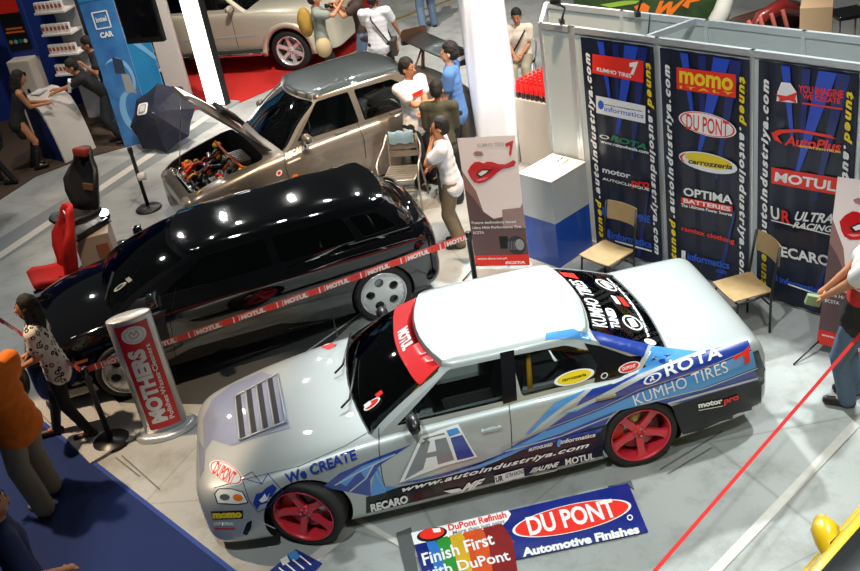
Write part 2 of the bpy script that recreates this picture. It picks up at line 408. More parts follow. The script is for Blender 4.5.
silver,sA,tA,fA,shit=car(dict(name='sports_sedan',label='silver sedan with blue swoosh livery, red wheels and red sunstrip in the foreground',pose=(-1.307,6.921,185.51),paint=SIL,rows=S_rows,wb=2.68,R=.315,ww=.215,track=.735,steer=-24,
  gh=S_gh,cabin=(-.62,-3.0,.66,.3),win=S_win,ws=(.735,.80,.565,1.188),rs=(.68,.86,.535,1.185),glass=GLS,wstyle='five',rim=mm('red_wheel',hexc(205,45,60),.35,.1,coat=.5),mirror=(-.93,.74,.93),mirrorm=BLACK,dashz=.86))
# ---------------------------------------------------------------- floor and floor coverings
def floormat():
    m=bpy.data.materials.new('painted_concrete'); m.use_nodes=True; nt=m.node_tree; b=nt.nodes['Principled BSDF']; L=nt.links.new
    tc=nt.nodes.new('ShaderNodeTexCoord')
    def N(sc,det=6,ro=.6):
        n=nt.nodes.new('ShaderNodeTexNoise'); n.inputs['Scale'].default_value=sc; n.inputs['Detail'].default_value=det; n.inputs['Roughness'].default_value=ro; L(tc.outputs['Object'],n.inputs['Vector']); return n
    n1=N(.35,3); n2=N(2.2,8,.7); n3=N(40,2)
    r=nt.nodes.new('ShaderNodeValToRGB'); r.color_ramp.elements[0].position=.38; r.color_ramp.elements[1].position=.62
    r.color_ramp.elements[0].color=(.30,.315,.31,1); r.color_ramp.elements[1].color=(.43,.45,.44,1); L(n1.outputs['Fac'],r.inputs[0])
    r2=nt.nodes.new('ShaderNodeValToRGB'); r2.color_ramp.elements[0].position=.30; r2.color_ramp.elements[1].position=.52; r2.color_ramp.elements[0].color=(.68,.66,.62,1); r2.color_ramp.elements[1].color=(1,1,1,1); L(n2.outputs['Fac'],r2.inputs[0])
    mx=nt.nodes.new('ShaderNodeMix'); mx.data_type='RGBA'; mx.blend_type='MULTIPLY'; mx.inputs[0].default_value=1; L(r.outputs[0],mx.inputs[6]); L(r2.outputs[0],mx.inputs[7])
    vo=nt.nodes.new('ShaderNodeTexVoronoi'); vo.feature='DISTANCE_TO_EDGE'; vo.inputs['Scale'].default_value=.55; L(tc.outputs['Object'],vo.inputs['Vector'])
    r3=nt.nodes.new('ShaderNodeValToRGB'); r3.color_ramp.elements[0].position=.0; r3.color_ramp.elements[1].position=.006; r3.color_ramp.elements[0].color=(.55,.52,.48,1); r3.color_ramp.elements[1].color=(1,1,1,1); L(vo.outputs['Distance'],r3.inputs[0])
    m2=nt.nodes.new('ShaderNodeMix'); m2.data_type='RGBA'; m2.blend_type='MULTIPLY'; m2.inputs[0].default_value=.6; L(mx.outputs[2],m2.inputs[6]); L(r3.outputs[0],m2.inputs[7])
    L(m2.outputs[2],b.inputs['Base Color'])
    mr=nt.nodes.new('ShaderNodeMapRange'); mr.inputs[3].default_value=.38; mr.inputs[4].default_value=.55; L(n2.outputs['Fac'],mr.inputs[0]); L(mr.outputs[0],b.inputs['Roughness'])
    bp=nt.nodes.new('ShaderNodeBump'); bp.inputs['Strength'].default_value=.08; bp.inputs['Distance'].default_value=.01; L(n3.outputs['Fac'],bp.inputs['Height']); L(bp.outputs[0],b.inputs['Normal'])
    return m
g=G(); g.poly([(-30,-3,0),(30,-3,0),(30,55,0),(-30,55,0)],floormat()); tag(build(g,'floor'),kind='structure')
def flat(name,pts,m,z=.004,th=.004,kind='structure',px=True):
    P=[gp(*p,z) if px else V((p[0],p[1],z)) for p in pts]
    ar=sum(a.x*b.y-b.x*a.y for a,b in zip(P,P[1:]+P[:1]))
    if ar<0: P.reverse()
    g=G(); g.prism([p-V((0,0,th)) for p in P],(0,0,th),m); o=build(g,name); 
    if kind: o['kind']=kind
    return o
LW=mm('line_white',(.62,.60,.56),.6,noise=.25,nscale=15)
def stripe(n,a,b,w,m=LW,z=.006):
    A,B=gp(*a),gp(*b); A.z=B.z=z; d=(B-A).normalized(); q=V((-d.y,d.x,0))*w/2
    g=G(); g.poly([A-q,B-q,B+q,A+q],m); o=build(g,n); o['kind']='structure'; return o
stripe('trim_1',(-30,276),(215,112),.16); stripe('trim_2',(900,378),(690,598),.075)
stripe('trim_3',(300,571),(352,528),.10); stripe('trim_4',(345,512),(420,556),.05); stripe('trim_5',(300,357),(366,310),.025)
stripe('trim_6',(383,24),(470,-7),.09,mm('hazard_tape',(.55,.42,.05),.5,noise=.9,nscale=9))
CARB=mm('blue_carpet',hexc(14,34,84),.95,col2=hexc(22,46,104),nscale=260,bump=.5)
d=V((.645,-.765,0)); e0=gp(46,426); e0.z=0
flat('floor_carpet',[(e0-d*3.2).to_tuple()[:2],(e0+d*6).to_tuple()[:2],(-4,-1.5),(-9,-1.5),(-9,9.5)],CARB,.012,.012,px=False)
A,B=e0-d*3.2,e0+d*6; g=G(); q=V((.765,.645,0))*.02
g.poly([A-q+V((0,0,.0135)),B-q+V((0,0,.0135)),B+q+V((0,0,.0135)),A+q+V((0,0,.0135))],mm('carpet_edge',hexc(24,60,140),.7)); o=build(g,'trim_7'); o['kind']='structure'
flat('floor_red_carpet',[(180,112),(236,104),(300,76),(356,50),(374,20),(384,-25),(120,-25),(140,60)],mm('red_carpet',hexc(190,25,18),.9,noise=.25,nscale=120,bump=.3),.012,.01)
flat('floor_booth_carpet',[(-40,225),(36,176),(78,160),(150,140),(190,100),(150,60),(-60,60)],mm('brown_carpet',hexc(72,56,44),.95,noise=.3,nscale=90,bump=.3),.012,.01)
stripe('trim_8',(-20,262),(205,122),.6,mm('dull_paint',(.22,.24,.25),.6,noise=.2),z=.003)
SK_=mm('skid_mark',(.20,.20,.19),.7,noise=.6,nscale=25)
for i,(a,b) in enumerate((((660,470),(722,432)),((668,474),(712,448)),((116,458),(140,477)),((122,456),(160,490)))): stripe('trim_%d'%(9+i),a,b,.014,SK_)
flat('floor_mat',[(60,380),(100,402),(205,404),(300,372),(366,310),(432,262),(400,200),(120,240),(30,300)],mm('shaded_dark_mat',(.05,.053,.055),.9,noise=.5,nscale=120,bump=.3),.005,.004)  # dark mat, with the shade between the cars also put into its colour
# ---------------------------------------------------------------- exhibition wall
WO=V((2.49,9.30,0)); WX=V((.6346,-.7728,0)).normalized(); WN=WX.cross(V((0,0,1)))
WN=V((-.7728,-.6346,0)).normalized()
def wp(s,z,n=0): return WO+WX*s+V((0,0,z))+WN*n
PAN=mm('booth_panel',(.50,.55,.54),.45,noise=.08,nscale=3); FR=mm('booth_aluminium',(.68,.70,.72),.35,.6,noise=.1)
def wbox(g,s0,s1,z0,z1,n0,n1,m):
    c=wp((s0+s1)/2,(z0+z1)/2,(n0+n1)/2); g.box(c,(s1-s0,abs(n1-n0),z1-z0),m,rot=Euler((0,0,math.atan2(WX.y,WX.x))))
def wallrun(name,s0,s1,n):
    g=G(); wbox(g,s0,s1,.06,2.44,n-.006,n+.006,PAN)
    for z0,z1 in ((2.44,2.5),(.0,.06)): wbox(g,s0,s1,z0,z1,n-.02,n+.02,FR)
    k=s0
    while k<=s1+.01: wbox(g,k-.02,k+.02,0,2.5,n-.022,n+.022,FR); k+=1
    o=build(g,name); o['kind']='structure'
wallrun('wall_front',-1.02,3.98,-.03); wallrun('wall_back',-1.86,4.14,-.62)
g=G(); wbox(g,-1.45,-1.02,.06,2.44,-.036,-.024,PAN); wbox(g,-1.45,-1.02,2.44,2.5,-.05,-.01,FR); wbox(g,-1.47,-1.43,0,2.5,-.05,-.01,FR); wbox(g,-1.08,-1.045,0,2.5,-.06,-.01,FR); o=build(g,'wall_end'); o['kind']='structure'
def beam(name,a,b,h=.06):
    g=G(); A,B=V(a),V(b); d=B-A; g.box((A+B)/2,(d.length,.04,h),FR,rot=Euler((0,0,math.atan2(d.y,d.x)))); o=build(g,name); o['kind']='structure'
beam('trim_20',wp(-1.45,2.47,-.03),wp(-1.86,2.47,-.6)); beam('trim_21',wp(-.15,2.47,-.03),wp(.0,2.47,-.6)); beam('trim_22',wp(2.0,2.47,-.03),wp(2.1,2.47,-.6))
g=G(); A,B=wp(-1.45,1.22,-.03),wp(-1.86,1.22,-.6); dd=B-A; g.box((A+B)/2,(dd.length,.012,2.4),PAN,rot=Euler((0,0,math.atan2(dd.y,dd.x)))); o=build(g,'wall_side'); o['kind']='structure'
# ---------------------------------------------------------------- printed cloth banners on the wall
NAVY=mm('banner_navy',hexc(12,16,34),.45,col2=hexc(16,24,52),nscale=5,coat=.2); SWB=mm('banner_streak',hexc(34,72,190),.4,coat=.2); SWD=mm('banner_streak_dark',hexc(22,38,110),.4,coat=.2)
def wall_banner(idx,label,s0,s1,ztop):
    z0=.03
    root=thing('cloth_banner',label,'banner',wp((s0+s1)/2,z0,0),math.atan2(WX.y,WX.x),'sponsor banners on the booth wall')
    g=G(); P=[]
    for j in range(2):
        P.append([wp(s0+(s1-s0)*i/24,z0 if j==0 else ztop,.012+.006*math.sin(i*1.1+idx)) for i in range(25)])
    g.sheet(P,NAVY); build(g,'cloth',root)
    A_=Art(WO,WX,V((0,0,1)),off=.022); A_.n=WN
    w=s1-s0
    for (x0,w0,x1,w1,z1,m) in ((.24,.07,.36,.03,1.75,SWB),(.45,.07,.46,.02,1.5,SWD),(.62,.14,.42,.04,1.45,SWB),(.80,.10,.62,.03,1.2,SWD)):
        A_.poly([(s0+x0*w,ztop-.02),(s0+(x0+w0*1.3)*w,ztop-.02),(s0+(x1+w1)*w,z1),(s0+x1*w,z1)],m,False)
    A_.poly([(s0+.62*w,.06),(s0+.68*w,.06),(s0+.86*w,.9),(s0+.84*w,.9)],SWD,False)
    A_.done('streak_print',root); A_.off=.027
    # tuned.autoindustriya.com up the left edge, down the right edge
    for side in (0,1):
        if side==0: A0=(s0+.105,.17);dirv=(0,1)
        else: A0=(s1-.085,ztop-.16);dirv=(0,-1)
        Lt=2.10; y=.066; t1='tuned'; w1,w2=textgeo(t1,.05,.3,1.28)[2],textgeo('.autoindustriya.com',.05,.3,1.28)[2]
        Lr=Lt/(w1+w2+.3); a1=Lr*w1
        X=lambda l,h:(A0[0]-h if side==0 else A0[0]+h, A0[1]+l*dirv[1])
        A_.text(t1,X(0,0),X(a1,0),X(0,y),YEL,False,bold=.05,shear=.3,space=1.28)
        A_.text('.autoindustriya.com',X(a1+Lr*.15,0),X(Lt,0),X(a1+Lr*.15,y),DWHITE,False,bold=.05,shear=.3,space=1.28)
        A_.done('edge_lettering',root)
    return root,A_
YEL=mm('print_yellow',hexc(235,205,30),.4); CLEAR=mm('print_black',(.008,.008,.01),.35); GRN=mm('print_green',hexc(20,130,90),.4); BLUE=mm('print_blue',hexc(40,90,200),.4); ORG=mm('print_orange',hexc(240,120,20),.4); REDB=mm('print_red_bright',hexc(230,45,30),.4)
def logo(A_,root,items):
    for it in items:
        k=it[0]
        if k=='t': _,tx,a,b,c,m,bo,sh=it; bo=min(bo,.03); A_.text(tx,a,b,c,m,bold=bo,shear=sh)
        elif k=='p': A_.poly(it[1],it[2])
        elif k=='e': A_.ell(it[1],it[2],it[3],it[4],k=it[5])
        elif k=='l': A_.line(it[1],it[2],it[3])
        elif k=='done': A_.done(it[1],root)
r1,a1=wall_banner(1,'dark blue sponsor banner headed by a red tyre logo, behind the chair nearest the plinth',-.90,-.03,2.42)
logo(a1,r1,[('p',[(594,53),(645,60),(645,82),(594,72)],REDB),('t','KUMHO TIRES',(598.5,70),(633,77),(598.5,66.2),DWHITE,.04,0),('p',[(631,62),(640,60.5),(635,74),(632,73),(635,66),(631,66)],DWHITE),('done','sponsor_logo'),
 ('p',[(597.5,94.5),(647,105),(647,122.5),(598,112)],DWHITE),('e',(602.5,104),(605.5,104.5),(602.5,99.5),BLUE,1),('t','informatics',(606,110),(645,117.5),(606,105),BLUE,.01,0),('t','www.e-convergents.com',(606,104),(644,111),(606,102.5),CLEAR,.03,0),('done','sponsor_logo'),
 ('e',(606,136),(611,137),(606,134),DWHITE,1),('e',(606,136),(611,137),(606,134),NAVY,.6),('t','ROTA',(612,139),(648,149),(612.5,133.5),GRN,.05,.2),('t','www.rotawheels.com',(602,141.5),(650,153),(602,138.5),DWHITE,.05,0),('done','sponsor_logo'),
 ('t','motor',(604,171),(632,177.5),(604,165.5),DWHITE,.06,0),('t','pro',(633,185),(651,187),(633,179.5),REDB,.06,0),('t','AUTOCLINIQUE',(604,178.5),(651,190),(604,176),DWHITE,.04,0),('done','sponsor_logo'),
 ('p',[(604,206),(626,211),(626,220),(604,214)],BLUE),('t','ALPINE',(628,218),(652,222),(628,211),BLUE,.06,0),('done','sponsor_logo'),
 ('p',[(609,228),(612,229),(612,238),(609,236)],BLUE),('t','informatics',(613,237),(653,247),(613,230),BLUE,.05,0),('l',[(617,240),(653,250)],.02,DWHITE),('done','sponsor_logo')])
r2,a2=wall_banner(2,'dark blue sponsor banner in the middle, headed by a yellow on red logo',.04,.97,2.42)
logo(a2,r2,[('p',[(678,66),(737.5,73.5),(737.5,97),(678.5,88)],REDB),('t','momo',(681,81),(734.5,89.5),(681,69.5),YEL,.06,0),('t','I T A L Y',(681.5,87),(735,94),(681.5,84.5),YEL,.04,0),('done','sponsor_logo'),
 ('e',(708.5,123.5),(738,130.5),(708.5,112),DWHITE,1),('e',(708.5,123.5),(738,130.5),(708.5,112),REDB,.95),('e',(708.5,123.5),(738,130.5),(708.5,112),DWHITE,.89),('t','DU PONT',(688,127.5),(730,136),(688,112),REDB,.015,0),('done','sponsor_logo'),
 ('e',(709,161.5),(739,168),(709,152),DWHITE,1),('e',(710,160),(737,166),(710,152.5),YEL,.9),('p',[(681,155),(685,152.5),(688,152),(684,155.5),(684,158),(687,161.5),(683,159.5)],REDB),('t','carrozzeria',(690,162),(734,168.5),(690,157),CLEAR,.03,.2),('done','sponsor_logo'),
 ('t','OPTIMA',(685,194),(734,203),(685,186),DWHITE,.03,0),('p',[(683,196),(734,205),(734,211.5),(683,202)],REDB),('t','BATTERIES',(685,201),(732,210),(685,197),DWHITE,.05,0),('t','The Ultimate Power Source',(682.5,205),(733.5,215),(682.5,202),DWHITE,.03,0),('done','sponsor_logo'),
 ('t','ramixx clothing',(683,229),(736,242.5),(683,224.5),REDB,.04,0),('done','sponsor_logo'),
 ('p',[(683,249),(687,250),(687,258),(683,257)],DWHITE),('t','informatics',(689,258),(731,268),(689,251),BLUE,.06,0),('t','.com',(717,270.5),(728,273),(717,267.5),BLUE,.03,0),('done','sponsor_logo')])
r3,a3=wall_banner(3,'dark blue sponsor banner headed by a red slogan, partly behind the right lips banner',1.06,1.96,2.43)
logo(a3,r3,[('p',[(783,81),(792,82),(798,91),(799,102),(778,100),(779,91)],DWHITE),('p',[(777,93),(788,95),(799,91),(797,97),(798,102),(790,99),(780,101),(781,97)],REDB),('t','YOU IMAGINE',(800,91),(845,97),(800,83.5),REDB,.03,0),('t','WE CREATE',(804,97.5),(842,102.5),(804,92.5),REDB,.03,0),('l',[(804,102),(844,108)],.015,REDB),('done','sponsor_logo'),
 ('p',[(773,132),(780,128.5),(800,128),(832,134),(838,138),(800,131),(784,132),(779,135),(784,143),(776,139)],REDB),('t','AutoPlus',(786,143.5),(842,150.5),(787,134),REDB,.05,.15),('t','SPORTZENTRUM',(801,146),(842,152),(801,144),YEL,.04,0),('done','sponsor_logo'),
 ('p',[(773,166),(840,177),(839.5,194),(773,182)],REDB),('t','MOTUL',(776,179.5),(837,190),(777,170.5),DWHITE,.07,0),('done','sponsor_logo'),
 ('t','U',(772.5,216.5),(781,219),(772,204.5),DWHITE,.07,0),('t','R',(783,221),(792,223),(783,208.5),REDB,.07,0),('t','ULTRA',(796,219),(834,222),(797,210),DWHITE,.03,.3),('t','RACING',(794,226),(834,231),(795,220),DWHITE,.03,.3),('l',[(773,219),(834,234)],.012,DWHITE),('done','sponsor_logo'),
 ('t','RECARO',(774,253),(832,265),(773,243),DWHITE,.06,0),('done','sponsor_logo'),
 ('p',[(775,272),(779,273),(779,280),(775,279)],BLUE),('t','informatics',(781,281),(822,293),(781,275),BLUE,.05,0),('l',[(790,283),(822,294)],.015,DWHITE),('done','sponsor_logo')])
# ---------------------------------------------------------------- livery of the silver car
DB=mm('livery_dark_blue',hexc(28,58,150),.3,coat=1); LB=mm('livery_light_blue',hexc(72,146,214),.3,coat=1); SV=mm('livery_silver',hexc(190,196,200),.35,.2,coat=1)
GRY=mm('livery_grey',hexc(125,130,134),.35,coat=1); YEL=mm('print_yellow',hexc(235,205,30),.4); GRN=mm('print_green',hexc(20,130,90),.4); CLEAR=mm('print_black',(.008,.008,.01),.35); BLUE=mm('print_blue',hexc(40,90,200),.4); ORG=mm('print_orange',hexc(240,120,20),.4)
a=sA(1)
a.poly([(500,455),(520,441),(545,430),(575,408),(588,390),(614,383),(640,372),(655,356),(700,352),(748,340),(757,372),(757,381),(700,400),(668,404),(655,401),(630,404),(612,414),(600,432),(560,441)],DB)
a.off=.009; a.poly([(590,331),(648,345),(643,357),(600,344)],DB); a.off=.003
a.poly([(546,333),(573,329),(588,334),(592,341),(575,338),(545,340)],LB)
a.poly([(652,346),(700,352),(716,348),(668,362),(622,388),(577,411),(560,414),(600,396),(636,376)],LB)
a.poly([(525,435),(540,419),(554,403),(586,389),(575,398),(561,407),(541,425),(528,434)],LB)
a.poly([(500,452),(520,444),(545,431),(600,410),(640,392),(700,372),(752,350),(756,367),(705,387),(650,403),(632,407),(612,412),(560,433),(520,447)],LB)
for P in ([(648,345),(654,346),(640,372),(614,384),(608,384),(636,370)],[(588,389),(592,389),(580,400),(562,411),(545,424),(528,436),(541,423),(560,408)],[(640,374),(700,351),(706,351),(655,372),(612,394),(580,408),(560,414),(600,395)],):
    a.poly(P,SV)
a.line([(500,449),(545,429),(600,408),(640,389),(700,370),(752,348)],.008,mm('livery_tan',hexc(170,160,140),.4))
a.line([(505,451),(560,436),(612,415)],.012,SV); a.line([(640,404),(705,388),(757,368)],.010,SV); a.line([(668,403),(700,394),(757,378)],.02,SV)
a.done('rear_stripe_graphic',silver,True)
a.poly([(366,497),(395,488),(460,469),(520,449),(560,437),(607,424),(600,470),(366,524)],BLK)
a.poly([(672,406),(705,395),(758,380),(768,384),(766,400),(735,424),(700,436),(684,438),(676,418)],BLK)
a.poly([(752,352),(758,350),(767,375),(766,384),(757,381)],mm('tail_black',(.01,.012,.016),.1,coat=1))
a.line([(369,513),(598,459)],.008,SV); a.done('black_sill_graphic',silver,True)
a.poly([(322,487),(340,473),(372,459),(412,444),(398,453),(380,465),(370,480),(371,496),(350,492)],DB)
a.poly([(338,482),(362,466),(392,454),(372,467),(366,480),(360,470),(346,486)],LB); a.poly([(372,484),(375,472),(386,492),(371,496)],LB); a.line([(335,485),(362,470),(395,454)],.012,SV); a.line([(350,491),(366,478),(374,464)],.012,SV)
a.poly([(376,471),(378,466),(384,486),(398,487),(386,491)],LB)
a.done('fender_stripe_graphic',silver,True)
a.poly([(398,484),(440,474),(480,462),(512,450),(512,455),(480,466),(440,478)],DB); a.poly([(440,477),(480,464),(512,451),(545,430),(552,434),(515,453),(480,468)],LB); a.line([(400,486),(450,475),(500,459)],.006,SV); a.done('door_stripe_graphic',silver,True); a.off=.013
a.poly([(399,482),(421,436),(458,424),(477,456),(440,466)],DWHITE); a.poly([(404,479),(423,438),(444,432),(454,459),(436,464),(425,467)],GRY); a.poly([(430,440),(434,438),(436,450),(427,452)],DWHITE); a.poly([(426,457),(436,455),(438,465),(423,468)],DWHITE)
a.poly([(446,430),(457,427),(460,432),(449,436)],LB); a.poly([(450,437),(462,434),(474,455),(457,459)],DB); a.done('door_emblem',silver,True); a.off=.013
a.text('www.autoindustriya.com',(401,491),(588,446),(402,486),DWHITE,bold=.03,shear=.25,space=1.1); a.done('web_address_lettering',silver,True)
a.text('RECARO',(371,510.5),(408,501),(370,503.5),DWHITE,bold=.05); a.done('sponsor_lettering',silver,True)
a.text('MF',(460,491),(481,485),(464,483),DWHITE,bold=.05,shear=.3); a.poly([(443,490),(459,487),(462,489),(458,491),(451,492)],DWHITE); a.done('sponsor_lettering',silver,True)
a.poly([(494,475),(523,467),(524,475),(495,483)],DWHITE); a.text('UR',(495.5,481),(503,479),(495,476),CLEAR,bold=.05); a.text('ULTRA RACING',(505,477),(523,472),(505,473),CLEAR,bold=.02); a.done('sponsor_lettering',silver,True)
a.text('///ALPINE',(529,472),(558,465),(530,467.5),DWHITE,bold=.04,shear=.3); a.line([(535,474),(556,469)],.008,DWHITE); a.done('sponsor_lettering',silver,True)
a.text('MOTUL',(565,464),(594,457.5),(564.5,458),DWHITE,bold=.03); a.done('sponsor_lettering',silver,True)
a.text('AUTOGUARD',(528,450.5),(552,444.5),(528,447.5),DWHITE,bold=.04); a.done('sponsor_lettering',silver,True)
a.text('informatics',(560,443),(595,435.5),(560,439),DWHITE,bold=.03); a.ell((558.5,442),(560.5,441),(558.5,438),LB); a.done('sponsor_lettering',silver,True)
a.text('We CREATE',(287,483),(357,458),(284.5,474),DB,bold=.03); a.done('fender_lettering',silver,True)
a.text('ROTA',(666,376),(722,356),(662,367),DWHITE,bold=.025,space=1.08,shear=.1); a.ell((652,378.5),(661,375),(652,383),DWHITE); a.ell((652,378.5),(661,375),(652,383),DB,k=.75); a.text('R',(649.5,381),(655,379),(649,377),DWHITE,bold=.05); a.done('sponsor_lettering',silver,True)
a.text('KUMHO TIRES',(635,405),(728,371),(631.5,394.5),DWHITE,bold=0,space=1.05); a.done('sponsor_lettering',silver,True)
a.poly([(732,357),(744,350.5),(748,346),(749,361),(744,364),(743,354),(734,360)],RED); a.done('sponsor_emblem',silver,True)
a.text('motor',(698,407),(722,402),(697,402),DWHITE,bold=.05); a.text('pro',(723,403),(738,398),(723,399),RED,bold=.05); a.line([(698,409.5),(722,405)],.006,DWHITE); a.done('sponsor_lettering',silver,True)
a.off=.005; a.poly([(500,353),(514,350),(517,400),(503,404)],BLK); a.done('black_window_trim',silver,True); a.poly([(584,343),(600,346),(643,361),(646,367),(638,373),(610,380),(594,383),(597,365)],BLK); a.done('black_window_trim',silver,True)
for c,r,t,bg,fg,tx in (((629,367),(640,364),(629,372),DWHITE,RED,'DUPONT'),((574,377),(594,372),(574,384),DWHITE,YEL,'carrozzeria')):
    a.off=.008; a.ell(c,r,t,bg); a.ell(c,r,t,fg,k=.85); e=.6
    A=(c[0]-(r[0]-c[0])*e,c[1]-(r[1]-c[1])*e+1.5);B=(c[0]+(r[0]-c[0])*e,c[1]+(r[1]-c[1])*e+1.5)
    a.text(tx,A,B,(A[0]-.3,A[1]-3.2),DWHITE if fg is RED else CLEAR,bold=.03); a.done('window_sticker',silver,True)
a.off=.008; a.ell((604,375.5),(607.5,374.5),(604,378.5),DWHITE); a.ell((604,375.5),(607.5,374.5),(604,378.5),CLEAR,k=.7); a.done('window_sticker',silver,True); a.off=.004
# seams, handles
SE=mm('panel_gap',(.01,.01,.012),.6)
a.line([(379,428),(379,450),(382,475),(386,491)],.006,SE); a.done('door_seam',silver,True); a.line([(509,404),(511,425),(512,451)],.006,SE); a.done('door_seam',silver,True)
a.line([(622,388),(634,394),(628,406)],.005,SE); a.done('door_seam',silver,True)
def handle(cx,cy,m):
    aa,bb=a.px((cx,cy)); h=shit(V((-aa,2,bb)),V((0,-1,0)))[0]; g=G()
    g.box(h+V((0,.022,0)),(.16,.014,.024),m,bev=.005); g.box(h+V((.065,.008,0)),(.02,.03,.02),m); g.box(h+V((-.065,.008,0)),(.02,.03,.02),m); g.ell(h+V((0,.0,-.02)),(.07,.008,.03),m)
    build(g,'door_handle',silver,True)
handle(491,429,SIL); handle(606,397,mm('tan_handle',hexc(150,140,110),.3,.3))
# hood and top graphics
t=tA(.74)
Pm=mm('pearl_violet',hexc(140,146,185),.35,.4,coat=1,col2=hexc(160,166,180),nscale=5)
t.poly([(203,420),(212,400),(232,385),(262,372),(280,378),(285,400),(290,428),(262,436),(232,446),(212,440),(204,452)],Pm); t.poly([(199,440),(205,450),(204,470),(200,478)],Pm); t.done('hood_paint_graphic',silver,True)
t.ell((226,472.5),(242,482.5),(220.5,480),DWHITE); t.ell((226,472.5),(242,482.5),(220.5,480),RED,k=.93); t.ell((226,472.5),(242,482.5),(220.5,480),DWHITE,k=.86); t.text('DUPONT',(212.5,473),(232,485),(218,461.5),RED,bold=.03); t.done('hood_emblem',silver,True)
t.poly([(316,346),(326,341),(337,345),(329,350)],RED); t.poly([(321,344),(327,342),(330,344),(324,346)],DWHITE); t.done('hood_sticker',silver,True)
t.line([(214,488),(250,478),(300,466),(345,446),(372,430)],.006,SE); t.done('hood_seam',silver,True)
# louvre: raised frame and slots
g=G(); nn=4
for k in range(nn+1):
    f=k/nn; A=t.px((235+ (279-235)*f,396-(396-380)*f)); B=t.px((240+(288-240)*f,441-(441-430)*f))
    pa=[]; 
    for q in range(9):
        u=-(A[0]+(B[0]-A[0])*q/8); v=-(A[1]+(B[1]-A[1])*q/8); h=shit(V((u,v,3)),V((0,0,-1)))[0]; pa.append(h+V((-.0,0,.016)))
    g.tube(pa,.011,SIL,n=6)
    if k<nn:
        g2=g
        for q in range(8):
            p,r=pa[q],pa[q+1]; g.face([g.b.verts.new(x) for x in (p+V((-.012,0,-.002)),r+V((-.012,0,-.002)),r+V((-.050,0,.002)),p+V((-.050,0,.002)))],DARK)
            g.face([g.b.verts.new(x) for x in (p+V((-.050,0,.002)),r+V((-.050,0,.002)),r+V((-.10,0,.014)),p+V((-.10,0,.014)))],Pm)
for e0,e1 in (((235,396),(280,379.5)),((240,441),(289,429.5))):
    pa=[]
    for q in range(9):
        x,y=t.px((e0[0]+(e1[0]-e0[0])*q/8,e0[1]+(e1[1]-e0[1])*q/8)); pa.append(shit(V((-x,-y,3)),V((0,0,-1)))[0]+V((0,0,.014)))
    g.tube(pa,.009,SIL,n=6)
build(g,'hood_vent',silver,True)
# headlights, intake, grille text on the nose
a=sA(1,.72); a.off=.005
a.poly([(215,494),(219,489),(232,489),(243,492),(248,502),(238,504),(218,503)],mm('headlamp_white',(.8,.8,.76),.25,coat=1)); a.ell((238,497.5),(243,498),(238,501),mm('amber_lamp',hexc(240,120,30),.2,coat=1)); a.ell((225,497),(230,497),(225,500),STEEL); a.line([(215,494),(219,489),(232,489),(243,492),(248,502),(238,504),(218,503),(215,494)],.008,SE); a.done('headlight',silver,True)
a.poly([(211,511),(243,510),(243,518),(213,519)],CLEAR); a.text('momo',(213,517.5),(242,516.5),(212.5,512.5),YEL,bold=.08); a.done('sponsor_lettering',silver,True)
a.text('OPTIMA',(214,525),(234,525),(214,522),DWHITE,bold=.06); a.line([(215,528),(235,528)],.012,RED); a.done('sponsor_lettering',silver,True); a.off=.004
a.poly([(242,533),(247,523),(252,520),(251,528),(247,535)],BLK); a.line([(241,536),(246,522),(253,518),(275,528)],.01,SV); a.done('bumper_intake',silver,True)
a.line([(242,478),(262,484),(268,474),(283,491),(268,507),(258,512),(249,500),(242,478)],.006,DB); a.line([(262,484),(252,472),(242,478)],.006,DB)
a.poly([(253,503),(256,494),(262,492),(266,488),(273,484),(277,488),(272,496),(266,498),(268,502),(260,504),(257,509)],DB); a.off=.007; a.poly([(259,500),(262,497),(265,493),(267,497),(270,492),(267,500),(262,502)],DWHITE); a.off=.005; a.done('fender_emblem',silver,True)
f=fA(.82,1)
f.line([(206,470),(207,500),(212,530)],.05,DWHITE); f.poly([(201,455),(203,455),(203,480),(201,480)],DWHITE); f.done('bumper_graphic',silver,True)
# sunstrip and rear window writing (on the glass)
w_=fA(-1.05,1); w_.off=.009
u0=-1.0
w_.poly([(.535,1.10),(.60,1.10),(.535,1.19),(.3,1.2),(0,1.203),(-.3,1.2),(-.535,1.19),(-.60,1.10),(-.535,1.10),(-.3,1.11),(0,1.112),(.3,1.11)],mm('sunstrip_red',hexc(205,30,35),.35),False)
w_.off=.014; w_.text('MOTUL',(-.15,1.13),(.15,1.13),(-.15,1.17),DWHITE,False,bold=.05); w_.done('sunstrip',silver,True)
w_.ell((.47,.93),(.51,.93),(.47,.97),DWHITE,False); w_.ell((.47,.93),(.51,.93),(.47,.97),RED,False,k=.8); w_.quad(.40,.96,.05,.03,RED); w_.quad(.42,.90,.05,.03,DWHITE); w_.done('window_sticker',silver,True)
r_=fA(-2.9,-1); r_.off=.009
r_.text('KUMHO TIRES',(-.46,1.125),(.30,1.125),(-.46,1.175),DWHITE,False,bold=.02); r_.poly([(.34,1.125),(.46,1.12),(.44,1.175),(.36,1.175)],RED,False); r_.done('window_lettering',silver,True)
for cx in (-.32,.32):
    r_.ell((cx,1.02),(cx+.11,1.02),(cx,1.06),DWHITE,False); r_.ell((cx,1.02),(cx+.11,1.02),(cx,1.06),BLK,False,k=.82); r_.poly([(cx-.08,1.03),(cx-.04,1.0),(cx+.08,1.01),(cx+.04,1.04)],DWHITE,False); r_.done('window_sticker',silver,True)
